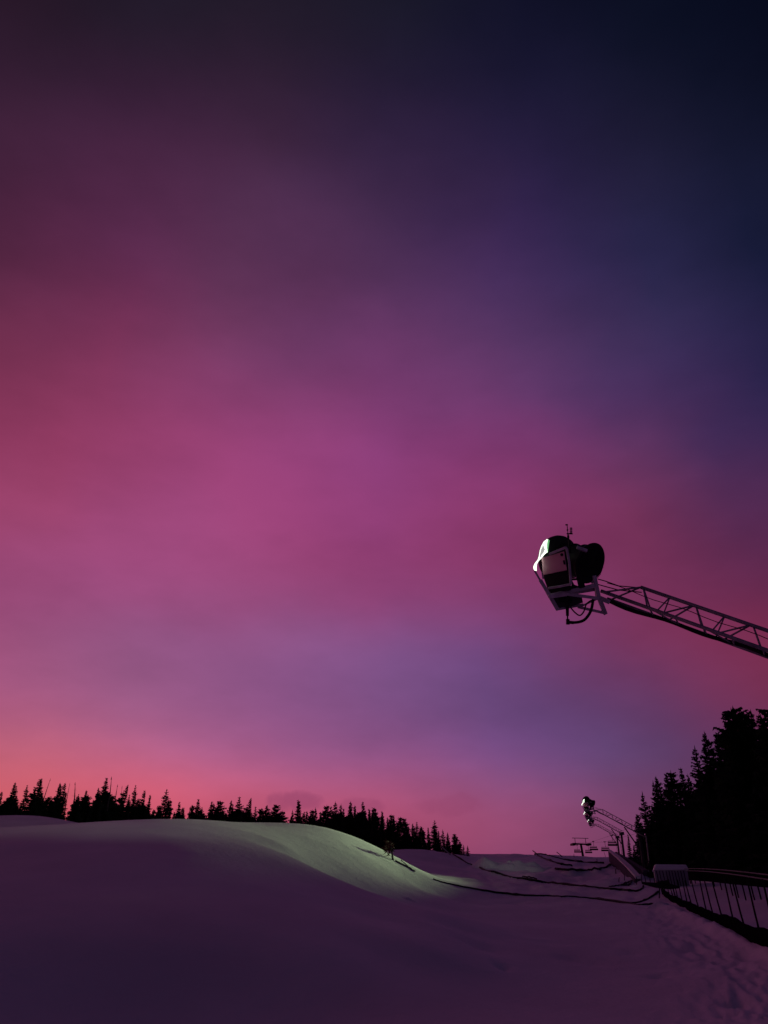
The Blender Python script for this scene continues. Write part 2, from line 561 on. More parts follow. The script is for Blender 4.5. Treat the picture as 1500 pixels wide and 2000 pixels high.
def seg_dist(x, y, pts):
    best = np.full_like(x, 1e9)
    for (ax, ay), (bx, by) in zip(pts[:-1], pts[1:]):
        dx, dy = bx - ax, by - ay
        t = np.clip(((x - ax) * dx + (y - ay) * dy) / (dx * dx + dy * dy), 0, 1)
        best = np.minimum(best, np.hypot(x - ax - t * dx, y - ay - t * dy))
    return best


# trodden line of tracks that comes down beside the fence
def base_hit(px, py):
    r = ray(px, py)
    h = math.hypot(r.x, 1.0)
    D = np.exp(np.linspace(math.log(8.0), math.log(120.0), 600))
    x, y = r.x / h * D, D / h
    k = np.nonzero(EYE + r.z / h * D <= base_height(x, y))[0]
    k = k[0] if len(k) else -1
    return (float(x[k]), float(y[k]))


TRACK = [base_hit(a, b) for a, b in ((1292, 1766), (1335, 1815), (1410, 1855), (1462, 1895), (1480, 1960), (1480, 2040))]
RIDGE = [base_hit(a, b) for a, b in ((1300, 1774), (1335, 1790), (1424, 1832), (1500, 1866), (1560, 1900))]


DENTS = [base_hit(a, b) + (r, h) for a, b, r, h in ((945, 1846, 0.45, 0.10), (980, 1886, 0.16, 0.10), (1120, 1872, 0.3, 0.06), (1165, 1880, 0.3, 0.06),
                                                    (1232, 1860, 0.25, 0.06), (1290, 1905, 0.2, 0.07), (1345, 1852, 0.2, 0.10), (1436, 1960, 0.16, 0.10), (1380, 1700 + 170, 0.2, 0.08))]


def height(x, y):
    x = np.atleast_1d(np.asarray(x, float)); y = np.atleast_1d(np.asarray(y, float))
    z = base_height(x, y)
    D = np.hypot(x, y)
    z = z + (0.010 + 0.03 * np.clip((x - 2) / 6, 0, 1)) * fbm(x * 0.35, y * 0.35, 3)
    m = np.exp(-(seg_dist(x, y, TRACK) / 0.9) ** 2)
    (ax, ay), (bx, by) = TRACK[0], TRACK[3]
    ll = math.hypot(bx - ax, by - ay)
    tx, ty = (bx - ax) / ll, (by - ay) / ll
    al, pe = x * tx + y * ty, -x * ty + y * tx
    pe = pe + 0.25 * fbm(al * 0.5, pe * 0.5 + 9, 2)
    z = z + m * (0.13 * (0.3 - np.abs(fbm(pe * 4.5, al * 0.8, 4))) + 0.035 * fbm(x * 6, y * 5, 3) - 0.03)
    r = np.exp(-(seg_dist(x, y, RIDGE) / 0.22) ** 2)
    z = z + r * (0.13 + 0.08 * fbm(x * 1.3, y * 1.3, 3))
    # churned snow across the middle of the run, where the hoses lie
    c = np.exp(-((y - 62) / 26.0) ** 2) * np.exp(-((x - 14 - 0.1 * (y - 62)) / 9.0) ** 2)
    q = seg_dist(x, y, [(FENCE_A.x, FENCE_A.y), (FENCE_B.x, FENCE_B.y)])
    c = c * np.clip((q - 0.5) / 3.0, 0, 1)
    z = z + c * (0.5 * fbm(x * 0.28, y * 0.22, 5) + 0.55 * np.abs(fbm(x * 0.6, y * 0.38, 4)))
    e = np.exp(-((y - 100) / 22.0) ** 2) * np.exp(-((x - 20) / 13.0) ** 2)
    z = z + e * (0.9 * np.abs(fbm(x * 0.17 + 3, y * 0.12, 4)) - 0.25)
    # wind crust and a few old dents in the foreground
    f = np.clip((x - 0.5) / 4.0, 0, 1) * np.clip((40 - D) / 12.0, 0, 1)
    z = z + f * 0.05 * (0.3 - np.abs(fbm(x * 0.55 + y * 0.16, y * 0.7, 5)))
    for (dx, dy, dr, dh) in DENTS:
        z = z - dh * np.exp(-((x - dx) ** 2 + ((y - dy) * 0.7) ** 2) / dr ** 2)
    return z


def ground(x, y):
    return float(height([x], [y])[0])


def hit(px, py, lift=0.0, dmin=8.0, dmax=330.0):
    """the spot on the snow seen at a pixel"""
    r = ray(px, py)
    h = math.hypot(r.x, 1.0)
    D = np.exp(np.linspace(math.log(dmin), math.log(dmax), 900))
    x, y = r.x / h * D, D / h
    zz = EYE + r.z / h * D
    g = height(x, y)
    below = np.nonzero(zz <= g)[0]
    if len(below):
        k = below[0]
    else:
        k = int(np.argmin(zz - g))
    return Vector((x[k], y[k], g[k] + lift))


def build_terrain():
    az = np.radians(np.concatenate([np.linspace(-180, -46, 46), np.arange(-44, 44.01, 0.16), np.linspace(46, 180, 46)]))
    D = np.concatenate([np.linspace(0.6, 8, 16), np.exp(np.arange(math.log(8.3), math.log(420), 0.0085)), [520, 800, 1500, 3000]])
    A, R = np.meshgrid(az, D, indexing='ij')
    X, Y = (np.sin(A) * R).ravel(), (np.cos(A) * R).ravel()
    Z = np.empty_like(X)
    near = R.ravel() <= 420
    Z[near] = height(X[near], Y[near])
    edge = 420.0 / np.maximum(R.ravel(), 1)
    Zf = height(X * edge, Y * edge)
    Z[~near] = Zf[~near] - (R.ravel()[~near] - 420) * 0.03
    na, nd = len(az), len(D)
    idx = np.arange(na * nd).reshape(na, nd)
    q = np.stack([idx[:-1, :-1], idx[1:, :-1], idx[1:, 1:], idx[:-1, 1:]], -1).reshape(-1, 4)
    q = q[:, ::-1]
    me = bpy.data.meshes.new('snow_ground')
    me.vertices.add(len(X))
    me.vertices.foreach_set('co', np.stack([X, Y, Z], -1).ravel())
    me.loops.add(q.size)
    me.loops.foreach_set('vertex_index', q.ravel().astype(np.int32))
    me.polygons.add(len(q))
    me.polygons.foreach_set('loop_start', np.arange(0, q.size, 4, dtype=np.int32))
    me.polygons.foreach_set('loop_total', np.full(len(q), 4, np.int32))
    me.polygons.foreach_set('use_smooth', np.ones(len(q), bool))
    me.update(calc_edges=True)
    me.validate()
    me.materials.append(M['snow'])
    o = bpy.data.objects.new('snow_ground', me)
    COL.objects.link(o)
    tag(o, 'dusky purple snow of the ski run with smooth mounds on the left', 'snow ground', kind='structure')


build_terrain()

# ------------------------------------------------------------------ fan snow guns on their arms
# head drawn in its own frame: hx to the right, hy up, hd away; a unit of the drawing is 1.3 mm
HEAD = at_y(1100, 1100, 10.75)
RX = Vector((1, 0, 0)); UX = Vector((0, -SP, CP)); FX = Vector((0, CP, SP))
HEAD_DEPTH = (HEAD - Vector((0, 0, EYE))).dot(FX)
TOWER = Vector((6.35, 9.45, 0.0))
TOWER.z = ground(TOWER.x, TOWER.y)


def H(zx, zy, d=0.0):
    depth = HEAD_DEPTH + d
    return Vector((0, 0, EYE)) + FX * depth + RX * ((1000 + zx / 6 - 750) / FPX * depth) + UX * ((1000 - 1000 - zy / 6) / FPX * depth) - TOWER


def snow_gun():
    root = empty('snow_gun', TOWER)
    T = Vector((0, 0, 0))
    # arm ends
    a0 = at_y(1180, 1162, 10.95) - TOWER
    a1 = at_y(1500, 1277, 10.0) - TOWER
    d = (a1 - a0).normalized()
    top = a1 + d * 1.3
    # mast
    m = MB()
    m.tube([(top.x, top.y, -1.5), (top.x, top.y, top.z + 0.1)], [0.15, 0.12], 16)
    m.beam((top.x - 0.2, top.y, top.z - 0.05), (top.x + 0.3, top.y, top.z + 0.0), 0.3, 0.34)
    m.tube([(top.x, top.y, 0.5), (top.x, top.y, 0.62)], 0.24, 16)
    mast = m.build('mast', M['dark_steel'], root)
    ra = MB()
    ra.tube([(top.x, top.y, top.z - 1.3), tuple(a1 + d * 0.05 + Vector((0, 0, -0.1)))], 0.05, 10)
    ra.build('hydraulic_ram', M['dark_steel'], mast)
    cl = MB()
    for k in range(9):
        z = 0.4 + 0.34 * k
        cl.tube([(top.x - 0.3, top.y - 0.2, z), (top.x + 0.02, top.y - 0.2, z)], 0.014, 6)
    for s in (-0.3, 0.02):
        cl.tube([(top.x + s, top.y - 0.2, -0.5), (top.x + s, top.y - 0.2, 3.5)], 0.018, 6)
    cl.build('ladder', M['dark_steel'], mast)
    # three-chord lattice arm
    side = d.cross(Vector((0, 0, 1))).normalized()        # towards the viewer's side or away
    if side.y > 0:
        side = -side
    upv = side.cross(d).normalized()
    if upv.z < 0:
        upv = -upv
    w, hgt = 0.40, 0.30
    L = (top - a0).length
    tr = MB()
    near = lambda s: a0 + d * s + side * (w / 2)
    far = lambda s: a0 + d * s - side * (w / 2)
    ap = lambda s: a0 + d * s + upv * hgt
    tr.tube([near(0), near(L)], 0.027, 10)
    tr.tube([far(0), far(L)], 0.027, 10)
    tr.tube([ap(0.46), ap(L)], 0.027, 10)
    tr.tube([near(0.05), ap(0.46)], 0.014, 8)
    tr.tube([far(0.05), ap(0.46)], 0.014, 8)
    s = 0.5
    step = 0.78
    while s < L - 0.3:
        for e in (near, far):
            tr.tube([ap(s), e(s + 0.22)], 0.013, 6)
            tr.tube([e(s + 0.36), ap(s + 0.40)], 0.011, 6)
            tr.tube([e(s + 0.45), ap(s + step - 0.03)], 0.013, 6)
        tr.tube([near(s + 0.24), far(s + 0.24)], 0.011, 6)
        tr.tube([near(s + 0.24), far(s + 0.62)], 0.010, 6)
        tr.tube([near(s + 0.62), far(s + 0.62)], 0.011, 6)
        s += step
    arm = tr.build('lattice_arm', M['arm_steel'], root)
    ah = MB()
    pts = []
    for k in range(26):
        q = k / 25
        ss = 0.05 + (L - 0.1) * q
        sag = 0.03 + 0.018 * math.sin(q * 19) + 0.02 * math.sin(q * 7 + 1)
        pts.append(a0 + d * ss - side * (0.16 + 0.03 * math.sin(q * 6)) - upv * (sag - 0.02))
    ah.tube(pts, 0.030, 8)
    ah.build('water_hose', M['rubber'], arm)
    ac = MB()
    ac.tube([a0 + d * (L * q) + side * 0.1 + upv * (0.17 + 0.012 * math.sin(q * 25)) for q in [i / 20 for i in range(21)]], 0.006, 6)
    for dz in (0.0, 0.07):
        ac.tube([H(1005, 785 + dz * 900), H(1100, 812 + dz * 900), H(1250, 866 + dz * 700), ap(0.5) - upv * dz], 0.008, 6)
    ac.build('power_cable', M['rubber'], arm)

    # fan barrel: axis from the inlet bell (near, right) to the nozzle ring (left, away)
    F = H(462, 532, 0.62)
    B = H(912, 598, -0.02)
    ax = (F - B)
    Lb = ax.length
    ax.normalize()
    b = MB()
    b.lathe(B, ax, [(0.10, 0.256), (0.20, 0.255), (Lb * 0.68, 0.256), (Lb * 0.70, 0.0)], 44)
    b.lathe(B, ax, [(0.30, 0.255), (0.295, 0.268), (0.305, 0.272), (0.325, 0.268), (0.33, 0.255)], 44)
    barrel = b.build('fan_barrel', M['black'], root)
    for q in (0.3, 0.47):
        pass
    bell = MB()
    bell.lathe(B, (ax + UX * 0.16).normalized(), [(0.16, 0.254), (0.09, 0.262), (0.03, 0.29), (0.0, 0.318), (-0.012, 0.322), (-0.018, 0.312), (-0.01, 0.295), (0.0, 0.27), (0.03, 0.14), (0.02, 0.0)], 48)
    bell.build('inlet_bell', M['black'], barrel)
    gr = MB()
    for q in (0.06, 0.12, 0.18, 0.24, 0.29):
        gr.lathe(B, ax, [(-0.02, q - 0.004), (-0.026, q), (-0.02, q + 0.004), (-0.014, q)], 32)
    for k in range(8):
        an = k * math.pi / 8
        s_ = ax.cross(Vector((0, 0, 1))).normalized(); u_ = s_.cross(ax)
        v_ = s_ * math.cos(an) + u_ * math.sin(an)
        gr.tube([B - ax * 0.02 - v_ * 0.305, B - ax * 0.02 + v_ * 0.305], 0.004, 5)
    gr.build('inlet_grille', M['black'], barrel)
    cowl = MB()
    cowl.lathe(B, ax, [(Lb * 0.66, 0.235), (Lb * 0.67, 0.315), (Lb * 0.70, 0.345), (Lb * 0.78, 0.366), (Lb * 0.86, 0.366),
                       (Lb * 0.93, 0.350), (Lb * 0.98, 0.320), (Lb * 1.02, 0.285), (Lb * 1.01, 0.262), (Lb * 0.93, 0.255), (Lb * 0.7, 0.24)], 56)
    cw = cowl.build('nozzle_cowl', M['black'], barrel)
    rib = MB()
    pr = H(760, 415, -0.28); pq = H(880, 455, -0.28)
    rib.beam(pr, pq, 0.03, 0.045)
    rib.build('cover_strip', M['steel'], barrel)
    # floodlit left edge of the cowl, its light put in as a glowing strip
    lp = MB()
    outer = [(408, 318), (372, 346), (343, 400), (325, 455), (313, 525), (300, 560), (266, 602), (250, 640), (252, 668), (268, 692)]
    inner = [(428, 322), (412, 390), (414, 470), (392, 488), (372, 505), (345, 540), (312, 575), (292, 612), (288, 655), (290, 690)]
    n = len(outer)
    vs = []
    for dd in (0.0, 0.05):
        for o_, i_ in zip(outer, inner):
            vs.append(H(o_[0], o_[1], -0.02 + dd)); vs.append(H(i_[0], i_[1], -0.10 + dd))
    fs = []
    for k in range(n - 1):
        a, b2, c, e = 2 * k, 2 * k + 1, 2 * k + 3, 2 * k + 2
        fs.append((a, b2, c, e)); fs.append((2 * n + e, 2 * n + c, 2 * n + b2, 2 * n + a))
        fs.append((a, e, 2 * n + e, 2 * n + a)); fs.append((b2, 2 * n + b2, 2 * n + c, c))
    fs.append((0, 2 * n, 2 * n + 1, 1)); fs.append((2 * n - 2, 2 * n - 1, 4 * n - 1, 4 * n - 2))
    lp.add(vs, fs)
    cowl_glow = lp.build('work_lamp', M['lamp'], root)
    gl = MB()  # weaker glow for the grey lit surface inside the strip
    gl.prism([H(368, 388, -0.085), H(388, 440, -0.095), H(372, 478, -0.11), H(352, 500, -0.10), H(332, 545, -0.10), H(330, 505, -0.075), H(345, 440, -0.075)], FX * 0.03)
    gl.build('lamp_glass', M['lamp_glass'], cowl_glow)

    rm = MB()  # green light fading onto the cowl, put in as glow
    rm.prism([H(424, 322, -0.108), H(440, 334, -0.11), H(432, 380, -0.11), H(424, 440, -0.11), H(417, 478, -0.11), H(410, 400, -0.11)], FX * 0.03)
    rm.build('lamp_rim', M['lamp_rim'], cowl_glow)
    # control cabinet on the near side
    cab = MB()
    cab.prism([H(345, 530, -0.05), H(632, 448, -0.40), H(698, 912, -0.40), H(442, 962, -0.10), H(372, 770, -0.05)], Vector((0.055, 0.24, 0.07)))
    cabinet = cab.build('control_cabinet', M['black'], root, 0.01)
    pn = MB()
    pn.prism([H(352, 542, -0.075), H(612, 466, -0.405), H(645, 682, -0.43), H(368, 740, -0.085)], Vector((-0.008, -0.01, 0)))
    panel = pn.build('cabinet_door', M['panel'], cabinet)
    lt = MB()
    lt.tube([H(582, 500, -0.40), H(582, 500, -0.36)], 0.022, 12)
    lt.build('latch', M['black'], panel)
    lt = MB()
    lt.beam(H(606, 565, -0.425), H(616, 615, -0.43), 0.022, 0.02)
    lt.build('hinge', M['black'], panel)
    fr = MB()
    pts = [H(440, 492, -0.24), H(628, 416, -0.45), H(640, 425, -0.46), H(672, 600, -0.46), H(690, 845, -0.46), H(560, 872, -0.34), H(430, 893, -0.16)]
    for p, q in zip(pts[:-1], pts[1:]):
        fr.beam(p, q, 0.032, 0.032, FX)
    fr.build('guard_frame', M['steel'], cabinet, 0.004)
    # cradle that carries the fan
    cr = MB()
    def bar(p, q, w_=0.045, d0=-0.2, d1=-0.2, h_=None):
        cr.beam(H(*p, d0), H(*q, d1), h_ or w_, w_, FX)
    bar((266, 690), (330, 800), 0.028); bar((330, 795), (432, 965), 0.05); bar((420, 945), (538, 1148), 0.055)
    bar((352, 700), (365, 785), 0.02)
    bar((425, 985), (965, 862), 0.055, -0.24, -0.28); bar((430, 990), (640, 960), 0.06, -0.26, -0.28); bar((620, 958), (1015, 1012), 0.045, -0.29, -0.30)
    bar((962, 745), (1022, 1025), 0.055, -0.25, -0.25); bar((930, 835), (975, 790), 0.03, -0.22, -0.22)
    bar((1018, 1000), (1092, 1192), 0.06, -0.2, -0.1); bar((1090, 1185), (770, 1112), 0.04, -0.1, -0.05)
    bar((530, 1140), (835, 1085), 0.035, -0.2, -0.1)
    bar((1015, 1010), (790, 1115), 0.025, 0.1, 0.05)
    bar((966, 760), (1000, 1000), 0.05, 0.15, 0.15); bar((500, 985), (970, 905), 0.05, 0.2, 0.2)
    bar((1010, 1000), (1130, 1050), 0.07, -0.1, 0.0)
    cr.beam(H(965, 860, -0.25), H(960, 870, 0.15), 0.05, 0.05)
    cr.beam(H(440, 985, -0.24), H(500, 985, 0.2), 0.05, 0.05)
    cr.beam(H(1018, 1015, -0.28), H(1010, 1000, 0.15), 0.05, 0.05)
    cradle = cr.build('cradle', M['steel'], root, 0.004)
    pl = MB()
    pl.prism([H(455, 992, -0.18), H(560, 965, -0.20), H(820, 1000, -0.22), H(832, 1062, -0.22), H(720, 1100, -0.2), H(548, 1135, -0.18)], FX * 0.05)
    pl.build('base_plate', M['dark_steel'], cradle)
    yk = MB()
    yk.beam(H(775, 700, -0.30), H(820, 885, -0.30), 0.085, 0.07, FX)
    yk.beam(H(700, 790, -0.26), H(790, 785, -0.26), 0.03, 0.03, FX)
    yk.beam(H(690, 800, -0.26), H(745, 905, -0.26), 0.025, 0.03, FX)
    yk.tube([H(780, 730, -0.345), H(800, 790, -0.345)], 0.012, 8)
    yk.beam(H(700, 870, -0.2), H(800, 905, -0.2), 0.07, 0.07, FX)
    yk.build('yoke', M['black'], cradle)
    # hanging water line
    hs = MB()
    hs.tube([H(648, 960, -0.26), H(648, 1100, -0.26), H(650, 1218, -0.26)], [0.045, 0.026, 0.022], 12)
    hs.tube([H(650, 1215, -0.26), H(652, 1265, -0.26)], 0.011, 8)
    hs.beam(H(654, 1255, -0.26), H(654, 1318, -0.26), 0.045, 0.045, FX)
    hs.tube([H(665, 1292, -0.26), H(722, 1297, -0.26)], 0.024, 10)
    hs.beam(H(560, 1030, -0.24), H(700, 1040, -0.24), 0.06, 0.07, FX)
    drop = hs.build('water_line', M['black'], root)
    def smooth(pts, n=6):
        out = []
        P = [pts[0]] + pts + [pts[-1]]
        for i in range(1, len(P) - 2):
            for k in range(n):
                t = k / n
                a, b_, c, e = P[i - 1], P[i], P[i + 1], P[i + 2]
                out.append(0.5 * ((2 * b_) + (c - a) * t + (2 * a - 5 * b_ + 4 * c - e) * t * t + (3 * b_ - a - 3 * c + e) * t ** 3))
        out.append(pts[-1])
        return out
    h1 = MB()
    h1.tube(smooth([H(700, 1296, -0.26), H(780, 1290, -0.28), H(850, 1262, -0.30), H(905, 1195, -0.30), H(935, 1120, -0.28), H(952, 1020, -0.2)]), 0.021, 10)
    h1.build('hose', M['rubber'], drop)
    h2 = MB()
    h2.tube(smooth([H(680, 1110, -0.25), H(735, 1175, -0.28), H(795, 1212, -0.3), H(842, 1165, -0.3), H(872, 1080, -0.28), H(930, 1035, -0.2)]), 0.011, 8)
    h2.build('hose', M['rubber'], drop)
    # weather sensor on its thin pole
    sm = MB()
    sm.tube([H(682, 480, -0.2), H(668, 350, -0.2), H(655, 255, -0.2)], [0.016, 0.013, 0.010], 8)
    sm.tube([H(655, 255, -0.2), H(645, 150, -0.2)], 0.006, 6)
    sm.tube([H(640, 158, -0.2), H(640, 142, -0.2)], 0.019, 10)
    sm.tube([H(660, 305, -0.2), H(658, 275, -0.2)], 0.017, 8)
    sm.tube([H(640, 254, -0.2), H(710, 256, -0.2)], 0.009, 6)
    sm.tube([H(645, 205, -0.2), H(655, 215, -0.2)], 0.013, 8)
    sensor = sm.build('sensor_pole', M['black'], root)
    sc_ = MB()
    for k in range(4):
        sc_.tube([H(692, 248 - k * 18, -0.2), H(692, 240 - k * 18, -0.2)], 0.022, 10)
    sc_.tube([H(692, 250, -0.2), H(692, 180, -0.2)], 0.009, 8)
    sc_.build('sensor_shield', M['dark_steel'], sensor)
    return root


gun1 = snow_gun()
GG = 'fan snow guns on lattice arms beside the run'
tag(gun1, 'large nearest snow gun high on a lattice arm, its left edge lit white', 'snow gun', GG)
head_off = HEAD - TOWER
guns = [gun1]
for (px, py, Y, lab) in [
    (1147, 1570, 64, 'topmost of the three small far snow guns, its long arm ending beside the dark spruces'),
    (1147, 1589, 98, 'middle one of the three small far snow guns, just under the topmost lit head'),
    (1153, 1604, 125, 'lowest and smallest of the three far snow guns above the chairlift chairs'),
]:
    g = copy_tree(gun1)
    p = at_y(px, py, Y)
    g.location = p - head_off
    tag(g, lab, 'snow gun', GG)
    guns.append(g)


def spot_at_gun(gun, target, power, size, blend, color):  # spot added at a gun head for the floodlight reaching the snow
    l = bpy.data.lights.new('work_light', 'SPOT')
    l.energy = power
    l.spot_size = math.radians(size)
    l.spot_blend = blend
    l.color = color
    l.shadow_soft_size = 0.15
    o = bpy.data.objects.new('work_light', l)
    COL.objects.link(o)
    o.parent = gun
    loc = H(215, 560, 0.3)
    o.location = loc
    wl = Vector(gun.location) + loc
    dirv = Vector(target) - wl
    o.rotation_euler = dirv.to_track_quat('-Z', 'Y').to_euler()
    return o


GREEN = (0.74, 1.0, 0.52)
spot_at_gun(guns[1], (-6.5, 36, 7.3), 47000, 37, 1.0, GREEN)
spot_at_gun(guns[0], (-13.0, 31.5, 10.5), 4200, 52, 1.0, (0.92, 1.0, 0.80))  # added for the soft light on the mound's left crest
spot_at_gun(guns[0], (10.6, 70.5, 2.6), 7500, 7, 1.0, (1.0, 0.92, 0.80))  # another added spot, brightens the snow heaps

# ------------------------------------------------------------------ hoses on the snow
def hose(pts, r, label, ends=None):
    P = []
    pts2 = [Vector((a, b, 0)) for a, b in pts]
    for i in range(len(pts2) - 1):
        for k in range(8):
            t = k / 8
            a = pts2[max(0, i - 1)]; b = pts2[i]; c = pts2[i + 1]; d = pts2[min(len(pts2) - 1, i + 2)]
            q = 0.5 * ((2 * b) + (c - a) * t + (2 * a - 5 * b + 4 * c - d) * t * t + (3 * b - a - 3 * c + d) * t ** 3)
            P.append(q)
    P.append(pts2[-1])
    W = [hit(q.x, q.y, r * 0.9) for q in P]
    if ends:
        for k, (i, dz) in enumerate(ends):
            W[i].z += dz
    hr = random.Random(len(label))
    rs, run, nxt = [], 0.0, hr.uniform(2, 5)
    for i, w in enumerate(W):
        if i:
            run += (w - W[i - 1]).length
        rr_ = r * hr.uniform(0.93, 1.04)
        if run > nxt:                                   # a coupling
            rr_, nxt = r * 1.5, run + hr.uniform(5, 9)
        w.z -= r * (0.45 + 0.45 * math.sin(run * 0.8 + len(label)))                 # sunk a little into the snow here and there
        rs.append(rr_)
    m = MB()
    m.tube(W, rs, 8)
    o = m.build('hose', M['rubber'])
    tag(o, label, 'hose', 'black snowmaking hoses lying across the run')
    return o


hose([(846, 1718), (880, 1728), (950, 1742), (1017, 1750), (1080, 1751), (1150, 1755), (1230, 1765), (1262, 1758), (1286, 1744)], 0.047,
     'longest thick black hose curving from the green-lit mound to the fence corner')
hose([(1225, 1764), (1250, 1768), (1282, 1766)], 0.04, 'short black hose branching off the longest hose near the fence corner')
hose([(884, 1669), (920, 1690), (960, 1704), (1010, 1716), (1080, 1726), (1150, 1733), (1195, 1738)], 0.06,
     'black hose running from the pale leaning pole down across the middle of the run')
hose([(1020, 1713), (1048, 1718)], 0.04, 'stub of hose lying just above the hose from the leaning pole')
hose([(1188, 1737), (1215, 1740), (1245, 1741), (1258, 1733)], 0.05, 'thin hose curling up to the fence foot below the forked hose')
hose([(1189, 1733), (1212, 1730), (1226, 1724), (1236, 1721)], 0.045, 'thin forked hose by the near end of the dark barrier')
hose([(1212, 1730), (1228, 1730), (1234, 1722)], 0.04, 'small loop joined to the forked hose by the dark barrier')
hose([(1043, 1665), (1070, 1671), (1105, 1680), (1145, 1685), (1180, 1687)], 0.09, 'upper of the far hoses along the crest of the run')
hose([(1050, 1672), (1075, 1682), (1100, 1690), (1117, 1692)], 0.08, 'short far hose dipping below the upper crest hose')
hose([(1085, 1700), (1140, 1701), (1178, 1697), (1194, 1688)], 0.08, 'far hose bending up to the far end of the dark barrier')
hose([(772, 1683), (790, 1692), (811, 1703)], 0.045, 'thin stick-like hose on the lit slope right of the bare sapling')
hose([(783, 1680), (793, 1689), (803, 1698)], 0.02, 'thinnest line lying beside the stick-like hose on the lit slope')


# fine poles stuck in the snow
def stick(p0, p1, r, name, label, cat, mat):
    m = MB()
    p0, p1 = Vector(p0), Vector(p1)
    mid = (p0 + p1) / 2 + Vector((0.02, 0, 0.01))
    m.tube([p0, mid, p1], [r, r * 0.95, r * 0.85], 8)
    o = m.build(name, mat)
    return tag(o, label, cat)


b0 = hit(886, 1671)
stick(b0 + Vector((0, 0, -0.2)), at_d(864, 1655, math.hypot(b0.x, b0.y) - 1), 0.06, 'leaning_pole', 'pale pole leaning out of the snow in front of the last left trees', 'pole', M['pole'])
b0 = hit(1050, 1670)
stick(b0, at_d(1040, 1661, math.hypot(b0.x, b0.y)), 0.07, 'leaning_pole', 'dark pole end sticking up at the left end of the crest hoses', 'pole', M['wood'])
b0 = hit(1098, 1674)
stick(b0, at_d(1087, 1664, math.hypot(b0.x, b0.y)), 0.05, 'leaning_pole', 'dark slanting stake on the crest left of the lift tower', 'pole', M['wood'])

# broken snow heaps in the middle of the run
def snow_heap(px, py, w, h, seed, label, peak=0.3):
    rnd = random.Random(seed)
    c = hit(px, py)
    n = 26
    bumps = [(-peak * w, 0.0, h, w * 0.20)] + [(rnd.uniform(-0.35, 0.35) * w, rnd.uniform(-0.2, 0.2) * w, h * rnd.uniform(0.3, 0.65), w * rnd.uniform(0.10, 0.2)) for _ in range(6)]
    gx, gy = np.meshgrid(np.linspace(-0.6, 0.6, n) * w, np.linspace(-0.42, 0.42, n) * w, indexing='ij')
    gx, gy = gx.ravel(), gy.ravel()
    zz = np.zeros_like(gx)
    for (bx_, by_, bh, br) in bumps:
        d = np.hypot((gx - bx_) * (1.0 if bx_ < 0 else 0.8), gy - by_) / br
        zz = np.maximum(zz, bh * np.clip(1 - 0.55 * d, 0, 1) ** 1.1)
    rim = np.clip(1 - (np.hypot(gx / (0.6 * w), gy / (0.42 * w))) ** 3, 0, 1)
    zz = zz * rim + 0.22 * h * fbm(gx * 2.2 / max(w, 1) * 3 + seed, gy * 2.2 / max(w, 1) * 3, 4) * rim
    base = height(c.x + gx, c.y + gy)
    vs = list(zip(c.x + gx, c.y + gy, base + zz - 0.05 + 0.04 * rim))
    fs = [(i * n + j, (i + 1) * n + j, (i + 1) * n + j + 1, i * n + j + 1) for i in range(n - 1) for j in range(n - 1)]
    m = MB()
    m.add(vs, fs, True)
    return tag(m.build('snow_heap', M['snow_rough']), label, 'snow heap', 'broken snow heaps on the run')


snow_heap(974, 1694, 4.2, 0.95, 3, 'pale pointed snow heap left of the lower lumpy heap mid-run', 0.26)
snow_heap(1030, 1698, 5.4, 0.62, 5, 'low lumpy snow heap right of the pointed one mid-run', 0.1)
snow_heap(803, 1759, 0.9, 0.07, 8, 'small snow block at the foot of the green-lit face', 0.1)
snow_heap(1290, 1768, 1.2, 0.2, 9, 'little pale snow lump beside the fence corner where the thick hose ends', 0.1)

# ------------------------------------------------------------------ fence along the right edge
def lerp(a, b, t):
    return a + (b - a) * t


fence = empty('snow_fence', (0, 0, 0))
posts_px = [(1296, 1735), (1303, 1736), (1311, 1738), (1318, 1741), (1326, 1743), (1334, 1746), (1343, 1749), (1353, 1752), (1365, 1757), (1378, 1762), (1391, 1766),
            (1408, 1772), (1427, 1780), (1448, 1789), (1474, 1801), (1504, 1815), (1545, 1835)]
F0, F1 = hit(1286, 1738), hit(1500, 1848)
FD = (F1 - F0); FD.z = 0
fl = FD.length
FD.normalize()


def on_fence(px):
    """where the column px crosses the fence line"""
    r = ray(px, 1760)
    # solve F0 + t*FD = s*(r.x, 1)
    t = (r.x * F0.y - F0.x) / (FD.x - r.x * FD.y)
    return Vector((F0.x + FD.x * t, F0.y + FD.y * t, 0))


fence_pts = []
rnd = random.Random(4)
for k, (px, py) in enumerate(posts_px):
    p = on_fence(px)
    g = ground(p.x, p.y)
    fence_pts.append((p.x, p.y, g))
root = Vector(fence_pts[8])
fence.location = root
tag(fence, 'dark slatted fence with thin posts over a black skirt at the right edge', 'fence')
for k, (x, y, g) in enumerate(fence_pts):
    ztop = EYE + 0.02 + rnd.uniform(-0.04, 0.05)
    m = MB()
    lean = -0.10 * (1 + rnd.uniform(-0.5, 0.5))
    m.tube([Vector((x, y, g - 0.1)) - root, Vector((x + lean * 0.6, y, (g + ztop) / 2)) - root, Vector((x + lean, y, ztop)) - root],
           [0.020, 0.018, 0.016], 7)
    m.build('post', M['wood'], fence)
sk = MB()
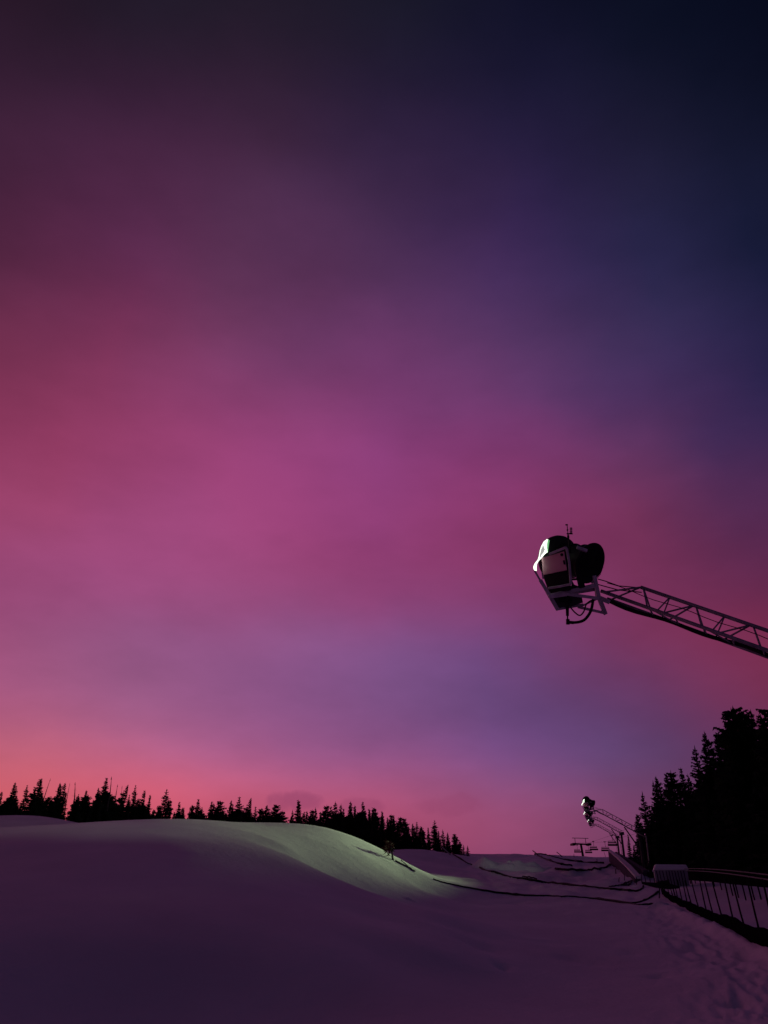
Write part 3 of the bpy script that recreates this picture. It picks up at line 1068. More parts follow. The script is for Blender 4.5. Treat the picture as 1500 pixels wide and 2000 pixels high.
# lower skirt with an uneven snow edge
n = 60
sv, sf = [], []
for i in range(n + 1):
    t = i / n * (len(fence_pts) - 1)
    k = min(int(t), len(fence_pts) - 2)
    f = t - k
    a, b = Vector(fence_pts[k]), Vector(fence_pts[k + 1])
    p = lerp(a, b, f)
    far = max(0.0, 1 - (p - Vector(fence_pts[-1])).length / 26)
    hh = 0.20 + 0.09 * far + 0.012 * math.sin(i * 1.7) + 0.015 * math.sin(i * 0.6)
    for (dx, dz) in ((-0.03, -0.12), (-0.03, hh), (0.04, hh), (0.04, -0.12)):
        sv.append(Vector((p.x + dx, p.y, p.z + dz)) - root)
for i in range(n):
    for q in range(4):
        sf.append((i * 4 + q, i * 4 + (q + 1) % 4, (i + 1) * 4 + (q + 1) % 4, (i + 1) * 4 + q))
sf.append((3, 2, 1, 0)); sf.append((n * 4, n * 4 + 1, n * 4 + 2, n * 4 + 3))
sk.add(sv, sf)
sk.build('skirt', M['net'], fence)

# back fence: dark netting hung along a top line, short stakes
bf = empty('netting_fence', (0, 0, 0))
tag(bf, 'low dark netting strip with short stakes behind the slatted fence', 'fence')
ln = [at_d(1343, 1719, 47), at_d(1385, 1722, 41), at_d(1430, 1727, 34), at_d(1470, 1731, 29.5), at_d(1520, 1736, 26), at_d(1580, 1742, 23)]
bf.location = (ln[2].x, ln[2].y, ground(ln[2].x, ln[2].y))
o0 = Vector(bf.location)
m = MB()
for a, b in zip(ln[:-1], ln[1:]):
    hh = 0.42
    m.prism([a - o0, b - o0, b - o0 + Vector((0, 0, hh)), a - o0 + Vector((0, 0, hh))], (0.03, 0.03, 0))
m.build('netting', M['net'], bf)
for t in [0.1, 0.35, 0.8, 1.2, 1.5, 1.9, 2.15, 2.5, 2.9, 3.2, 3.7]:
    k = int(t)
    p = lerp(ln[k], ln[k + 1], t - k)
    g = ground(p.x, p.y)
    s = MB()
    s.tube([Vector((p.x + 0.06, p.y, min(g, p.z - 0.5)) ) - o0, Vector((p.x, p.y, p.z + 0.3)) - o0], 0.024, 6)
    s.build('stake', M['wood'], bf)

# two pale ropes strung over the fence
for (a, b, lab) in [((1336, 1697, 43), (1505, 1713, 19.5), 'upper of two pale ropes strung above the slatted fence'),
                    ((1338, 1701, 43), (1505, 1722.5, 18.5), 'lower of two pale ropes strung above the slatted fence')]:
    p, q = at_d(*a), at_d(*b)
    q2 = q + (q - p).normalized() * 4
    m = MB()
    pts = []
    for k in range(25):
        t = k / 24
        w = lerp(p, q2, t)
        w.z += 0.12 * (4 * t * (t - 1)) * -0.6
        pts.append(w)
    m.tube(pts, 0.016, 6)
    tag(m.build('rope', M['rope']), lab, 'rope', 'ropes above the fence')

# pale snow capped box behind the fence
bx = at_d(1308, 1728, 43)
gx = ground(bx.x, bx.y)
box = empty('utility_box', (bx.x, bx.y, gx))
tag(box, 'pale snow-capped utility box behind the far fence posts', 'utility box')
ztop = at_d(1308, 1700, 43).z - gx
zc = at_d(1308, 1689, 43).z - gx
wd = 0.78
m = MB()
m.prism([(-wd, -0.4, -0.3), (wd, -0.5, -0.3), (wd, -0.5, ztop), (-wd, -0.4, ztop)], (0.25, 0.9, 0))
m.build('body', M['white_box'], box, 0.02)
m = MB()
m.prism([(-wd - 0.05, -0.46, ztop + 0.003), (wd + 0.07, -0.56, ztop + 0.003), (wd, -0.5, zc), (-wd + 0.1, -0.4, zc + 0.02)], (0.27, 1.0, 0))
m.build('snow_cap', M['snow_rough'], box, 0.06)
for q in (-0.66, -0.52, -0.36, -0.2, -0.06, 0.08, 0.22, 0.36, 0.5, 0.64):
    m = MB()
    m.beam((q, -0.5 - 0.03, -0.1), (q - 0.06, -0.53, ztop - 0.02), 0.028, 0.03)
    m.build('slat', M['wood'], box)

# pale pole with an arm and a valve stand at its foot
pb = hit(1270, 1708)
Dp = math.hypot(pb.x, pb.y)
lp_ = empty('arm_pole', pb)
tag(lp_, 'thin pale pole with a short side arm in front of the dark spruces', 'pole')
ptop = at_d(1261.5, 1632, Dp) - pb
m = MB()
m.tube([(0, 0, -0.3), ptop], [0.05, 0.04], 10)
m.build('shaft', M['pole'], lp_)
m = MB()
m.tube([ptop - Vector((0, 0, 0.12)), at_d(1243, 1626.5, Dp) - pb], 0.025, 8)
m.build('side_arm', M['pole'], lp_)
hy = hit(1272, 1714)
hyd = empty('hydrant', hy)
tag(hyd, 'black snowmaking hydrant with valve wheel at the foot of the pale pole', 'hydrant')
m = MB()
m.tube([(0, 0, -0.2), (0, 0, 0.75)], 0.10, 12)
m.tube([(-0.28, 0, 0.55), (0.28, 0, 0.55)], 0.07, 10)
m.beam((-0.2, 0.05, 0.1), (0.22, 0.05, 0.1), 0.2, 0.35)
m.build('body', M['black'], hyd)
m = MB()
m.lathe((0, 0, 0.85), (0, 0, 1), [(-0.02, 0.17), (0, 0.19), (0.02, 0.17), (0, 0.15), (-0.02, 0.17)], 20, ref=(0, 1, 0))
m.tube([(-0.16, 0, 0.85), (0.16, 0, 0.85)], 0.015, 6)
m.tube([(0, -0.16, 0.85), (0, 0.16, 0.85)], 0.015, 6)
m.tube([(0, 0, 0.7), (0, 0, 0.86)], 0.02, 6)
m.build('valve_wheel', M['black'], hyd)

hb = hit(1297, 1752)
mh = empty('hose_manifold', hb)
tag(mh, 'black hose manifold on thin legs at the fence corner', 'manifold')
m = MB()
m.tube([(-0.75, 0.3, 0.52), (-0.3, 0.05, 0.44), (0.25, -0.02, 0.40), (0.7, -0.05, 0.36)], [0.05, 0.10, 0.12, 0.04], 12)
m.beam((-0.2, 0, 0.50), (0.28, -0.02, 0.56), 0.25, 0.16)
m.build('body', M['black'], mh, 0.03)
for (dx, dx2) in ((-0.12, -0.25), (-0.05, 0.08), (0.42, 0.46)):
    m = MB()
    m.tube([(dx, 0, 0.4), (dx2, -0.08, -0.15)], 0.025, 6)
    m.build('leg', M['black'], mh)

# ------------------------------------------------------------------ long dark barriers running up the run
def barrier(pts, h0, h1, wid, label, cap):
    base = [hit(a, b) for a, b in pts]
    o0 = base[0].copy()
    r = empty('lane_barrier', o0)
    n = 24
    W = []
    for i in range(n + 1):
        t = i / n * (len(base) - 1)
        k = min(int(t), len(base) - 2)
        W.append((lerp(base[k], base[k + 1], t - k), lerp(h0, h1, i / n)))
    for (nm, mat, z0, z1, w) in (('padding', M['padding'], -0.2, 0.0, wid),) + ((('snow_top', M['snow_rough'], 0.003, 0.16, wid * cap),) if cap else ()):
        vs, fs = [], []
        for p, hh in W:
            g = ground(p.x, p.y)
            lo = g - 0.3 if nm == 'padding' else p.z + hh + z0
            hi = p.z + hh if nm == 'padding' else p.z + hh + z1
            for (dx, z) in ((-w / 2, lo), (-w / 2, hi), (w / 2, hi), (w / 2, lo)):
                vs.append(Vector((p.x + dx + (w / 2 if nm != 'padding' else 0) * 0.3, p.y, z)) - o0)
        for i in range(n):
            for q in range(4):
                fs.append((i * 4 + q, i * 4 + (q + 1) % 4, (i + 1) * 4 + (q + 1) % 4, (i + 1) * 4 + q))
        fs.append((3, 2, 1, 0)); fs.append((n * 4, n * 4 + 1, n * 4 + 2, n * 4 + 3))
        m = MB()
        m.add(vs, fs)
        m.build(nm, mat, r)
    return tag(r, label, 'barrier', 'barriers running up the run')


barrier([(1246, 1722), (1228, 1711), (1208, 1698), (1193, 1684)], 0.12, 1.15, 0.35, 'left long dark padded barrier with a snow top running uphill to the crest', 0.9)
barrier([(1262, 1712), (1236, 1698), (1218, 1687), (1204, 1676)], 0.3, 1.0, 0.35, 'right dark barrier running uphill beside the far gun masts', 0)

# short stakes that mark the edge of the run
for i, (px, py, hpx, lean) in enumerate([(1183, 1674, 9, -0.25), (1203, 1707, 8, 0.05), (1208, 1723, 8, 0.35), (1219, 1720, 9, 0.3), (1228, 1731, 9, 0.2), (1166, 1684, 6, 0.1), (1121, 1674, 5, 0.1),
                                        (1243, 1728, 12, 0.15), (1254, 1726, 14, 0.05), (1262, 1727, 14, -0.05), (1271, 1729, 14, 0.0), (1280, 1733, 15, 0.02)]):
    b0 = hit(px, py)
    Dk = math.hypot(b0.x, b0.y)
    hk = hpx * Dk / (FPX * 1.1)
    m = MB()
    m.tube([b0 + Vector((0, 0, -0.2)), b0 + Vector((lean * hk * 0.5, 0, hk * 0.55)), b0 + Vector((lean * hk, 0, hk))], [0.035, 0.032, 0.03] if Dk > 55 else [0.024, 0.022, 0.02], 6)
    tag(m.build('marker_stake', M['wood']), 'short dark marker stake in the snow along the barriers and far fence corner', 'stake', 'marker stakes along the edge of the run')

# ------------------------------------------------------------------ chairlift far up the run
LT = at_d(1141, 1678, 250)
lz = ground(LT.x, LT.y)
tw = empty('lift_tower', (LT.x, LT.y, lz))
tag(tw, 'dark T-shaped chairlift tower standing on the crest', 'lift tower')
px2m = 250 / (FPX * 1.08)
ta = at_d(1134.5, 1649, 250) - Vector(tw.location)
m = MB()
m.tube([(0, 0, -1), ta], [0.38, 0.32], 12)
m.build('mast', M['black'], tw)
m = MB()
m.beam(ta + Vector((-2.3, 0, 0.15)), ta + Vector((2.3, 0, -0.05)), 0.6, 0.4)
m.build('crossarm', M['black'], tw)
for s in (-1, 1):
    m = MB()
    c = ta + Vector((s * 2.3, 0, 0.05))
    m.beam(c + Vector((-0.25, -1.6, -0.15)), c + Vector((-0.25, 1.6, -0.15)), 0.5, 0.45)
    for q in (-1.2, -0.4, 0.4, 1.2):
        m.tube([c + Vector((-0.45, q, -0.1)), c + Vector((0.45, q, -0.1))], 0.32, 10)
    m.build('sheave_train', M['black'], tw)
m = MB()
m.beam(ta + Vector((-2.4, 0, 1.7)), ta + Vector((2.4, 0, 1.6)), 0.25, 0.16)
m.beam(ta + Vector((-1.6, 0, 0.2)), ta + Vector((-1.6, 0, 1.65)), 0.14, 0.14)
m.beam(ta + Vector((1.5, 0, 0.2)), ta + Vector((1.5, 0, 1.6)), 0.14, 0.14)
m.build('lifting_frame', M['dark_steel'], tw)

tl = Vector(tw.location) + ta + Vector((-2.5, 0, 0.35)); trr = Vector(tw.location) + ta + Vector((2.4, 0, 0.3))
cabA = [at_d(1119, 1652, 300), tl, at_d(1181, 1644.5, 232), at_d(1236, 1630, 175), at_d(1330, 1600, 120)]
cabB = [at_d(1147, 1652, 300), trr, at_d(1159, 1643.5, 238), at_d(1194, 1631.5, 205), at_d(1240, 1612, 165), at_d(1330, 1570, 120)]
for pts, lab in ((cabA, 'lower faint lift cable sloping up from the left end of the lift tower'), (cabB, 'upper faint lift cable sloping up from the right end of the lift tower')):
    m = MB()
    m.tube(pts, 0.022, 6)
    tag(m.build('lift_cable', M['dark_steel']), lab, 'lift cable', 'chairlift cables')


def lift_chair():
    r = empty('lift_chair', (0, 0, 0))
    m = MB()
    m.tube([(0, 0, 0.05), (0.05, 0, -0.5), (0.1, 0.25, -1.0), (0.1, 0.3, -1.25)], 0.045, 8)
    m.beam((-0.3, 0, 0.05), (0.3, 0, 0.05), 0.2, 0.2)
    m.build('hanger', M['black'], r)
    m = MB()
    m.tube([(-0.98, 0.3, -1.25), (0.98, 0.3, -1.25)], 0.05, 8)
    for s in (-0.98, 0.98):
        m.tube([(s, 0.3, -1.25), (s, 0.35, -2.0)], 0.03, 8)
    m.build('chair_frame', M['black'], r)
    m = MB()
    m.beam((-1.05, 0.38, -1.55), (1.05, 0.38, -1.55), 0.06, 0.26)
    m.build('backrest', M['black'], r)
    m = MB()
    m.beam((-1.15, 0.1, -2.06), (1.15, 0.1, -2.06), 0.6, 0.42)
    m.build('seat', M['black'], r, 0.03)
    return r


chair = lift_chair()
chairs = [((1127, 1651), 290, 1.0, 'empty lift chair left of the lift tower'),
          ((1148.5, 1652), 290, 1.0, 'lowest empty lift chair just right of the lift tower mast'),
          ((1158.5, 1643.6), 238, 0.98, 'empty lift chair overlapping the one just right of the tower'),
          ((1181, 1644.6), 232, 1.0, 'empty lift chair midway between tower and highest chair'),
          ((1195, 1632), 205, 1.0, 'highest and nearest empty lift chair, right of the others')]
for i, ((px, py), D, s, lab) in enumerate(chairs):
    c = chair if i == 0 else copy_tree(chair)
    c.location = at_d(px, py, D)
    c.scale = (s, s, s)
    c.rotation_euler = (0, 0, [0.15, -0.1, 0.05, -0.2, 0.1][i])
    tag(c, lab, 'lift chair', 'empty chairs on the lift')

# ------------------------------------------------------------------ conifers
def conifer(kind, seed):
    """returns (trunk mesh builder, crown mesh builder) of a tree 1 m tall"""
    r = random.Random(seed)
    tr, cr = MB(), MB()
    bend = r.uniform(-0.02, 0.03)
    def axis(z):
        return Vector((bend * z * z + 0.006 * math.sin(z * 9 + seed), 0.006 * math.cos(z * 7 + seed), z))
    tr.tube([axis(z) + Vector((0, 0, -0.06 if z == 0 else 0)) for z in (0, 0.2, 0.45, 0.7, 0.9, 1.0)], [0.022, 0.017, 0.012, 0.008, 0.004, 0.0015], 6)
    conf = {'spire': (0.15, 60, 7, 0.75, 0.03), 'broad': (0.23, 58, 8, 0.75, 0.03), 'flag': (0.18, 54, 7, 0.7, 0.05),
            'ragged': (0.19, 50, 6, 0.7, 0.05), 'snag': (0.10, 26, 4, 0.5, 0.12), 'bushy': (0.28, 54, 9, 0.5, 0.02),
            'column': (0.15, 58, 8, 0.36, 0.03)}[kind]
    R, lev, nb, pw, z0 = conf
    zz = z0
    for l in range(lev):
        t = (l + r.uniform(-0.4, 0.4)) / lev
        z = z0 + (0.985 - z0) * max(0, t)
        env = R * (max(0.0, 1 - z) ** pw) * (1.0 if z > 0.12 else 0.85 + z)
        env *= 0.78 + 0.16 * math.sin(l * 0.9 + seed) + 0.10 * math.sin(l * 0.37 + seed * 2) + 0.2 * r.random()
        if kind == 'column':
            env = min(env, R * 0.8)
        env = max(env, 0.020)
        n = nb if kind != 'snag' else r.randint(1, nb)
        ph = r.uniform(0, 6.28)
        for k in range(n):
            an = ph + 6.283 * k / n + r.uniform(-0.35, 0.35)
            Lb = env * r.uniform(0.55, 1.25)
            if kind == 'flag':
                Lb *= 1.0 - 0.55 * math.cos(an)
            if kind == 'ragged' and r.random() < 0.22:
                Lb *= 0.4
            dv = Vector((math.cos(an), math.sin(an), 0))
            sv = Vector((-math.sin(an), math.cos(an), 0))
            zb = min(0.992, max(z0, z + r.uniform(-1.1, 1.1) * 0.97 / lev)) if kind != 'snag' else z
            p0 = axis(zb)
            droop = (0.35 - 0.75 * z) * Lb + r.uniform(-0.1, 0.1) * Lb
            if kind == 'snag':
                p1 = p0 + dv * Lb * 0.9 + Vector((0, 0, -0.2 * Lb))
                cr.add([p0 + sv * 0.002, p0 - sv * 0.002, p1, p0 + Vector((0, 0, 0.003))], [(0, 1, 2), (1, 3, 2), (3, 0, 2)])
                if r.random() < 0.6:
                    pm = (p0 + p1) / 2
                    cr.add([pm, pm + sv * 0.003, pm + dv * 0.01 + sv * Lb * 0.35 * r.choice((-1, 1)) - Vector((0, 0, 0.01))], [(0, 1, 2)])
                continue
            pm = p0 + dv * Lb * 0.55 + Vector((0, 0, -droop * 0.35))
            p1 = p0 + dv * Lb + Vector((0, 0, -droop * 0.9 + 0.03 * Lb))
            wd = Lb * r.uniform(0.28, 0.42)
            th = max(0.018, 0.30 * Lb)
            # flat spray with ragged edge
            a = [p0 - Vector((0, 0, 0.004)), pm + sv * wd - Vector((0, 0, th * r.uniform(0.2, 0.8))), p1, pm - sv * wd - Vector((0, 0, th * r.uniform(0.2, 0.8)))]
            cr.add([a[0], a[1], pm], [(0, 1, 2)]); cr.add([a[0], pm, a[3]], [(0, 1, 2)])
            cr.add([pm, a[1], p1], [(0, 1, 2)]); cr.add([pm, p1, a[3]], [(0, 1, 2)])
            # twigs along both sides and hanging below
            for q in (0.35, 0.6, 0.82, 0.98):
                b0_ = p0.lerp(p1, q)
                for sd in (-1, 1):
                    tip = b0_ + sv * sd * wd * r.uniform(0.7, 1.25) * (1.15 - q * 0.7) + dv * Lb * r.uniform(0.0, 0.18) - Vector((0, 0, th * r.uniform(0.1, 0.9)))
                    cr.add([b0_ - dv * Lb * 0.10, b0_ + dv * Lb * 0.08, tip], [(0, 1, 2)])
                tip = b0_ - Vector((0, 0, th * r.uniform(0.5, 1.3))) + dv * Lb * r.uniform(-0.05, 0.1)
                cr.add([b0_ - dv * Lb * 0.12, b0_ + dv * Lb * 0.10, tip], [(0, 1, 2)])
    # leader tuft
    for k in range(5):
        an = k * 1.26
        p = axis(0.985)
        cr.add([p + Vector((math.cos(an) * 0.008, math.sin(an) * 0.008, -0.03)), p + Vector((math.cos(an + 1) * 0.008, math.sin(an + 1) * 0.008, -0.03)), axis(1.012)], [(0, 1, 2)])
    return tr, cr


KINDS = {}
for kind, seeds in {'spire': (1, 2, 3), 'broad': (4, 5), 'flag': (6, 7), 'ragged': (8, 9), 'snag': (10, 11), 'bushy': (12, 13), 'column': (14, 15)}.items():
    for s in seeds:
        tr, cr = conifer(kind, s)
        root_t = empty('conifer', (0, -50, -20))
        t_o = tr.build('trunk', M['bark'] if kind != 'snag' else M['deadwood'], root_t)
        c_o = cr.build('crown', M['needles'] if kind != 'snag' else M['deadwood'], root_t)
        KINDS.setdefault(kind, []).append([root_t, False])

trnd = random.Random(21)


def tree(kind, px, ytop, D, label, group, width=1.0, lean=0.0, sink=0.25):
    slot = KINDS[kind][trnd.randrange(len(KINDS[kind]))]
    top = at_d(px, ytop, D)
    g = ground(top.x, top.y)
    h = (top.z - g + sink) / 1.0
    if slot[1]:
        o = copy_tree(slot[0])
    else:
        o = slot[0]; slot[1] = True
    o.location = (top.x - lean * h, top.y, g - sink)
    o.scale = (h * width, h * width, h)
    o.rotation_euler = (0, lean, trnd.uniform(-0.4, 0.4) if kind == 'flag' else trnd.uniform(0, 6.28))
    o.name = {'snag': 'dead_conifer'}.get(kind, 'conifer')
    tag(o, label, 'tree', group)
    return o


GL = 'conifers along the ridge on the left'
# the tree line, read along the ridge: (column, row of the tip, kind, width, label or None)
LEFT = [
    (5, 1546, 'flag', 1.3, 'wind-bent spruce with side branches cut by the left picture edge'),
    (32, 1527, 'spire', 1.2, 'leftmost pointed spruce on the far snow hump'), (39, 1534, 'ragged', 1.0, 'shorter ragged spruce tight beside the leftmost pointed one'),
    (55, 1533, 'ragged', 1.0, 'slim ragged spruce alone left of the double-tipped spruce'), (80, 1521, 'flag', 1.1, 'left tip of the double-tipped dark spruce pair'), (89, 1520, 'spire', 1.0, 'right tip of the double-tipped dark spruce pair'),
    (100, 1518, 'snag', 0.9, 'thin bare dead trunk leaning right of the double-tipped pair'), (122, 1529, 'broad', 1.0, 'broad full spruce standing in the gap at the end of the far hump'), (129, 1529, 'flag', 0.9, 'narrow spruce fused to the right side of the broad full one'),
    (136, 1529, 'snag', 0.8, 'bare snag touching the right side of the broad full spruce'), (153, 1554, 'bushy', 0.8, None), (160, 1550, 'ragged', 0.8, None), (170, 1525, 'snag', 1.4, 'tall thin half-bare tip rising left of the ridge dip'), (175, 1543, 'spire', 1.2, None),
    (193, 1548, 'bushy', 0.7, None), (203, 1538, 'broad', 0.8, None), (213, 1518, 'spire', 1.3, 'tallest pointed spruce on the left part of the ridge'),
    (219, 1517, 'snag', 1.2, 'bare grey snag right behind the tallest left spruce'), (229, 1532, 'snag', 1.1, 'second bare snag in the glowing gap right of the tallest left spruce'), (238, 1535, 'snag', 0.9, 'third and lowest bare snag in the glowing gap'), (248, 1532, 'flag', 1.0, 'leaning spruce on the right edge of the glowing gap'), (257, 1552, 'ragged', 0.9, None), (267, 1533, 'ragged', 0.8, 'slim sharp spruce just right of the leaning one'),
    (284, 1543, 'flag', 0.9, 'taller of the two close spruces left of the open red gap'), (292, 1552, 'spire', 1.0, 'shorter of the two close spruces left of the open red gap'), (303, 1580, 'bushy', 0.5, None),
    (328, 1541, 'ragged', 1.2, 'lone stepped spruce at the crown of the snow mound'), (332, 1562, 'column', 0.9, None), (313, 1572, 'bushy', 0.7, None), (354, 1566, 'spire', 1.2, None), (361, 1576, 'broad', 0.9, None), (345, 1586, 'bushy', 0.5, None), (370, 1577, 'spire', 1.0, None),
    (382, 1571, 'bushy', 0.6, None), (391, 1560, 'spire', 1.3, 'pointed spruce above the right shoulder of the mound crest'), (398, 1576, 'ragged', 1.0, None),
    (410, 1565, 'spire', 1.2, None), (419, 1568, 'ragged', 1.2, None), (432, 1563, 'column', 1.2, None), (456, 1563, 'broad', 0.9, None), (471, 1556, 'ragged', 1.2, None), (474, 1574, 'snag', 1.0, None), (488, 1558, 'flag', 1.0, None),
    (499, 1575, 'ragged', 1.0, None), (512, 1578, 'bushy', 0.7, None), (523, 1572, 'broad', 1.1, None), (538, 1571, 'column', 1.3, None), (554, 1583, 'column', 1.2, None), (545, 1588, 'bushy', 0.7, None),
    (570, 1592, 'broad', 0.9, None), (577, 1581, 'ragged', 0.8, None), (586, 1562, 'spire', 1.3, 'tall spruce alone in front of the smoky low cloud'), (598, 1584, 'spire', 0.9, None),
    (612, 1581, 'column', 1.0, None), (622, 1577, 'ragged', 1.0, None), (626, 1585, 'spire', 1.0, None), (640, 1572, 'column', 1.2, None), (649, 1575, 'spire', 1.0, None), (657, 1565, 'ragged', 1.2, None), (667, 1570, 'ragged', 1.0, None), (674, 1579, 'spire', 1.1, None),
    (687, 1565, 'spire', 1.1, None), (692, 1573, 'spire', 1.0, None), (711, 1566, 'spire', 1.2, 'thin tall spire near the middle of the dense tree line'), (721, 1579, 'spire', 1.0, None), (729, 1577, 'column', 0.9, None), (736, 1584, 'column', 0.9, None), (745, 1584, 'spire', 1.0, None),
    (753, 1594, 'column', 0.9, None), (758, 1596, 'spire', 1.0, None), (766, 1590, 'column', 1.0, None), (770, 1592, 'spire', 1.0, None), (777, 1595, 'column', 1.1, None), (791, 1597, 'column', 1.2, None), (797, 1604, 'spire', 1.0, None),
    (806, 1608, 'broad', 0.9, None), (814, 1605, 'ragged', 1.1, None), (825, 1614, 'bushy', 0.8, None), (836, 1616, 'spire', 1.0, None), (850, 1602, 'ragged', 1.3, 'tall ragged spruce near the right end of the left tree line'), (858, 1622, 'spire', 1.0, None),
    (868, 1620, 'ragged', 1.1, None), (874, 1625, 'broad', 0.8, None), (889, 1628, 'column', 1.5, 'blunt thick spruce near the right end of the tree line'), (897, 1643, 'column', 1.1, 'low stub spruce right of the blunt thick one'), (905, 1650, 'ragged', 1.3, 'left of two tiny tiered firs ending the tree line'), (913, 1651, 'ragged', 1.3, 'right of two tiny tiered firs ending the tree line'),
]


def left_d(px):
    return 66 + 48 * (max(px, 0) / 900.0) ** 1.3


def zone(px):
    if px < 300: return 'dark spruce in the uneven clumps left of the open red gap'
    if px < 480: return 'small dark spruce in the row above the mound crest'
    if px < 600: return 'dark spruce in the row behind the green-lit snow face'
    if px < 760: return 'slender black spruce in the dense middle of the left tree line'
    return 'black spruce in the descending right half of the left tree line'


for (px, yt, kd, wd, lab) in LEFT:
    d = left_d(px) + trnd.uniform(-3, 5)
    lean = trnd.uniform(-0.02, 0.04)
    if px < 400 and kd != 'snag': lean += 0.04
    if kd == 'snag' and px in (100, 170): lean = 0.16
    tree(kd, px, yt, d, lab or zone(px), GL, wd, lean)
# low brushy trees that close the foot of the row
for px in list(range(4, 120, 9)) + list(range(146, 232, 8)) + list(range(244, 300, 8)) + list(range(352, 720, 8)):
    if 44 < px < 60 or 94 < px < 104:
        continue
    near = min(LEFT, key=lambda t: abs(t[0] - px))
    yt = near[1] + trnd.uniform(24, 36) if px < 300 else near[1] + trnd.uniform(17, 28)
    tree(trnd.choice(['bushy', 'bushy', 'broad']), px + trnd.uniform(-3, 3), yt, left_d(px) + trnd.uniform(-4, 4), zone(px) + ', low and brushy', GL, trnd.uniform(1.1, 1.5), 0)
# shorter trees that fill the line between the tips
for px in list(range(2, 300, 14)) + list(range(350, 900, 9)):
    near = min(LEFT, key=lambda t: abs(t[0] - px))
    yt = near[1] + trnd.uniform(16, 34) if px < 600 else near[1] + trnd.uniform(8, 26)
    if 40 < px < 60 or 92 < px < 112 or 136 < px < 148 or 224 < px < 240:
        yt += 22
    if px > 870: yt = max(yt, 1640)
    x = px + trnd.uniform(-4, 4)
    tree(trnd.choice(['spire', 'column', 'broad', 'spire', 'ragged']), x, yt, left_d(px) + trnd.uniform(2, 14), zone(x) + ', short and half hidden', GL, trnd.uniform(0.9, 1.3), trnd.uniform(-0.03, 0.03))

GR = 'conifers of the dark stand on the right'
RIGHT = [
    (1226, 1629, 'spire', 0.8, 84, 'thin low spire between the far gun masts'), (1236, 1650, 'broad', 0.8, 82, None), (1243, 1590, 'column', 0.8, 78, None),
    (1254, 1545, 'ragged', 0.9, 74, 'first tall spruce at the left end of the dark stand'), (1273, 1524, 'ragged', 0.8, 72, None), (1282, 1516, 'broad', 0.8, 70, 'second tall spruce from the left end of the dark stand'),
    (1302, 1509, 'flag', 0.9, 68, None), (1314, 1505, 'column', 1.1, 66, 'blunt-topped spruce left of the thin spire in the stand'), (1331, 1500, 'spire', 1.0, 66, 'thin spire beside the blunt-topped spruce'), (1344, 1512, 'broad', 0.8, 64, None),
    (1359, 1457, 'ragged', 1.0, 60, 'stepped spruce just left of the tallest slim one in the stand'), (1376, 1429, 'broad', 0.85, 58, 'tallest slim pointed spruce left of the big blunt tree'), (1397, 1441, 'spire', 0.8, 60, 'narrow spire in the notch left of the big blunt tree'), (1410, 1428, 'broad', 0.9, 56, None),
    (1428, 1386, 'column', 1.2, 52, 'left half of the biggest blunt-topped tree in the dark stand'), (1439, 1382, 'column', 1.3, 51, 'right half of the biggest blunt-topped tree in the dark stand'), (1452, 1390, 'column', 1.2, 52, None), (1467, 1388, 'spire', 1.1, 52, 'small spire on the shoulder right of the biggest tree'), (1481, 1393, 'spire', 1.2, 53, 'thin spire left of the tree cut by the right picture edge'), (1499, 1380, 'column', 1.3, 48, 'tree cut by the right picture edge, as tall as the biggest one'),
    (1520, 1370, 'broad', 1.0, 46, None),
]
for (px, yt, kd, wd, d, lab) in RIGHT:
    tree(kd, px, yt, d, lab or 'black spruce inside the upper edge of the dark right stand', GR, wd, trnd.uniform(-0.015, 0.015), 0.4)
ENV = [(1226, 1655), (1240, 1612), (1256, 1562), (1282, 1535), (1310, 1522), (1345, 1516), (1362, 1480), (1378, 1455), (1408, 1440), (1428, 1400), (1460, 1400), (1500, 1400), (1560, 1380)]
def env_y(px):
    for (a, b), (c, d) in zip(ENV[:-1], ENV[1:]):
        if a <= px <= c:
            return b + (d - b) * (px - a) / (c - a)
    return ENV[-1][1]
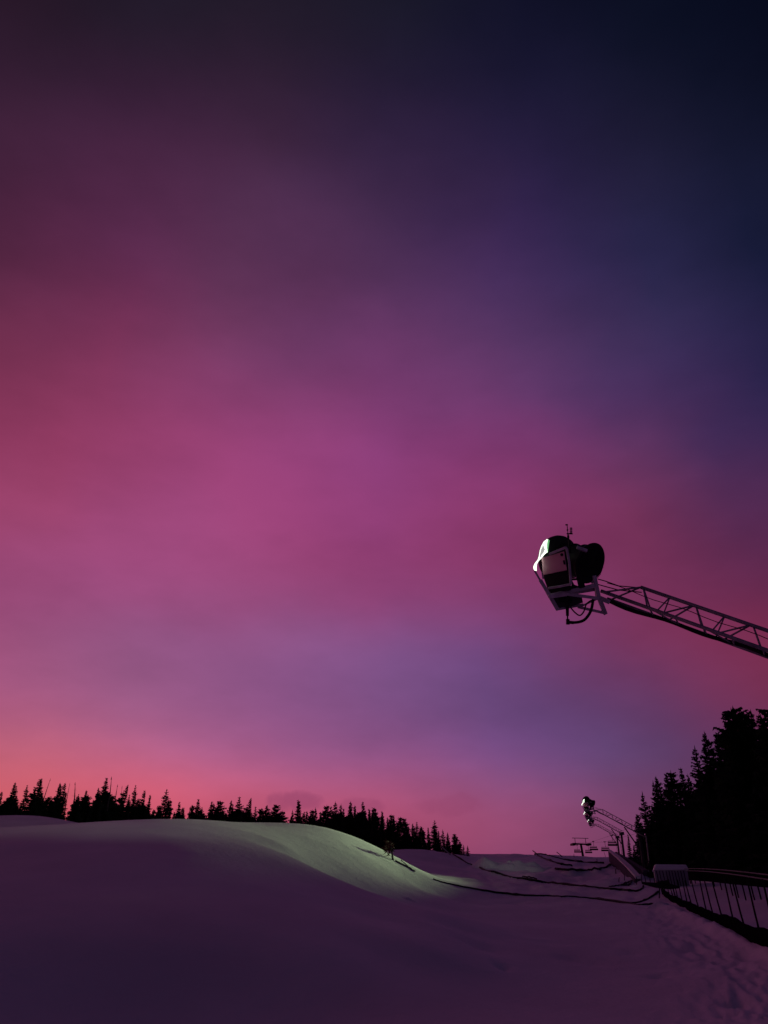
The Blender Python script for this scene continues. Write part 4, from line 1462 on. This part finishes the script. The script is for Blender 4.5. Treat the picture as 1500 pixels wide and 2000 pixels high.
for row, (dx, extra, dd) in enumerate([(12, 30, 4), (12, 62, -2), (14, 100, -6)]):
    px = 1247 + row * 4
    while px < 1545:
        d0 = 82 - (px - 1230) * 0.118
        yt = min(1668, env_y(px) + extra + trnd.uniform(-6, 22))
        tree(trnd.choice(['spire', 'ragged', 'broad', 'spire'] if row == 0 else ['broad', 'bushy', 'broad', 'column']), px + trnd.uniform(-3, 3), yt, d0 + dd + trnd.uniform(-2, 3),
             'black spruce in the solid lower mass of the dark right stand', GR, trnd.uniform(0.95, 1.25), 0, 0.4)
        px += dx

# drop template trees that were never placed
for lst in KINDS.values():
    for (o, used) in lst:
        if not used:
            for ch in list(o.children):
                bpy.data.objects.remove(ch)
            bpy.data.objects.remove(o)

# small bare sapling on the right shoulder of the lit mound
sb = hit(768, 1680)
sp = empty('sapling', sb)
tag(sp, 'small twisted bare sapling on the shoulder of the lit snow mound', 'sapling')
Ds = math.hypot(sb.x, sb.y)
S = lambda a, b: at_d(720 + a / 8.33, 1630 + b / 8.33, Ds) - sb
m = MB()
m.tube([S(398, 440), S(385, 330), S(375, 240), S(355, 170), S(335, 105)], [0.05, 0.045, 0.04, 0.028, 0.01], 7)
m.tube([S(378, 245), S(425, 285)], [0.035, 0.02], 6)
m.build('trunk', M['deadwood'], sp)
rr = random.Random(3)
for (a, b, c, d) in [((345, 300), (330, 260), (290, 240), (250, 215)), ((375, 260), (340, 270), (335, 310), (310, 350)), ((360, 190), (340, 215), (320, 215), (300, 205)),
                     ((355, 175), (320, 160), (310, 130), (318, 110)), ((300, 235), (285, 265), (275, 290), (272, 300)), ((372, 230), (400, 200), (405, 180), (398, 160))]:
    m = MB()
    m.tube([S(*a), S(*b), S(*c), S(*d)], [0.022, 0.02, 0.015, 0.006], 6)
    for k in range(14):
        p = S(*b).lerp(S(*d), k / 14)
        m.tube([p, p + Vector((rr.uniform(-0.22, 0.16), rr.uniform(-0.2, 0.2), rr.uniform(-0.12, 0.22)))], [0.016, 0.006], 5)
    m.build('branch', M['red_twig'], sp)
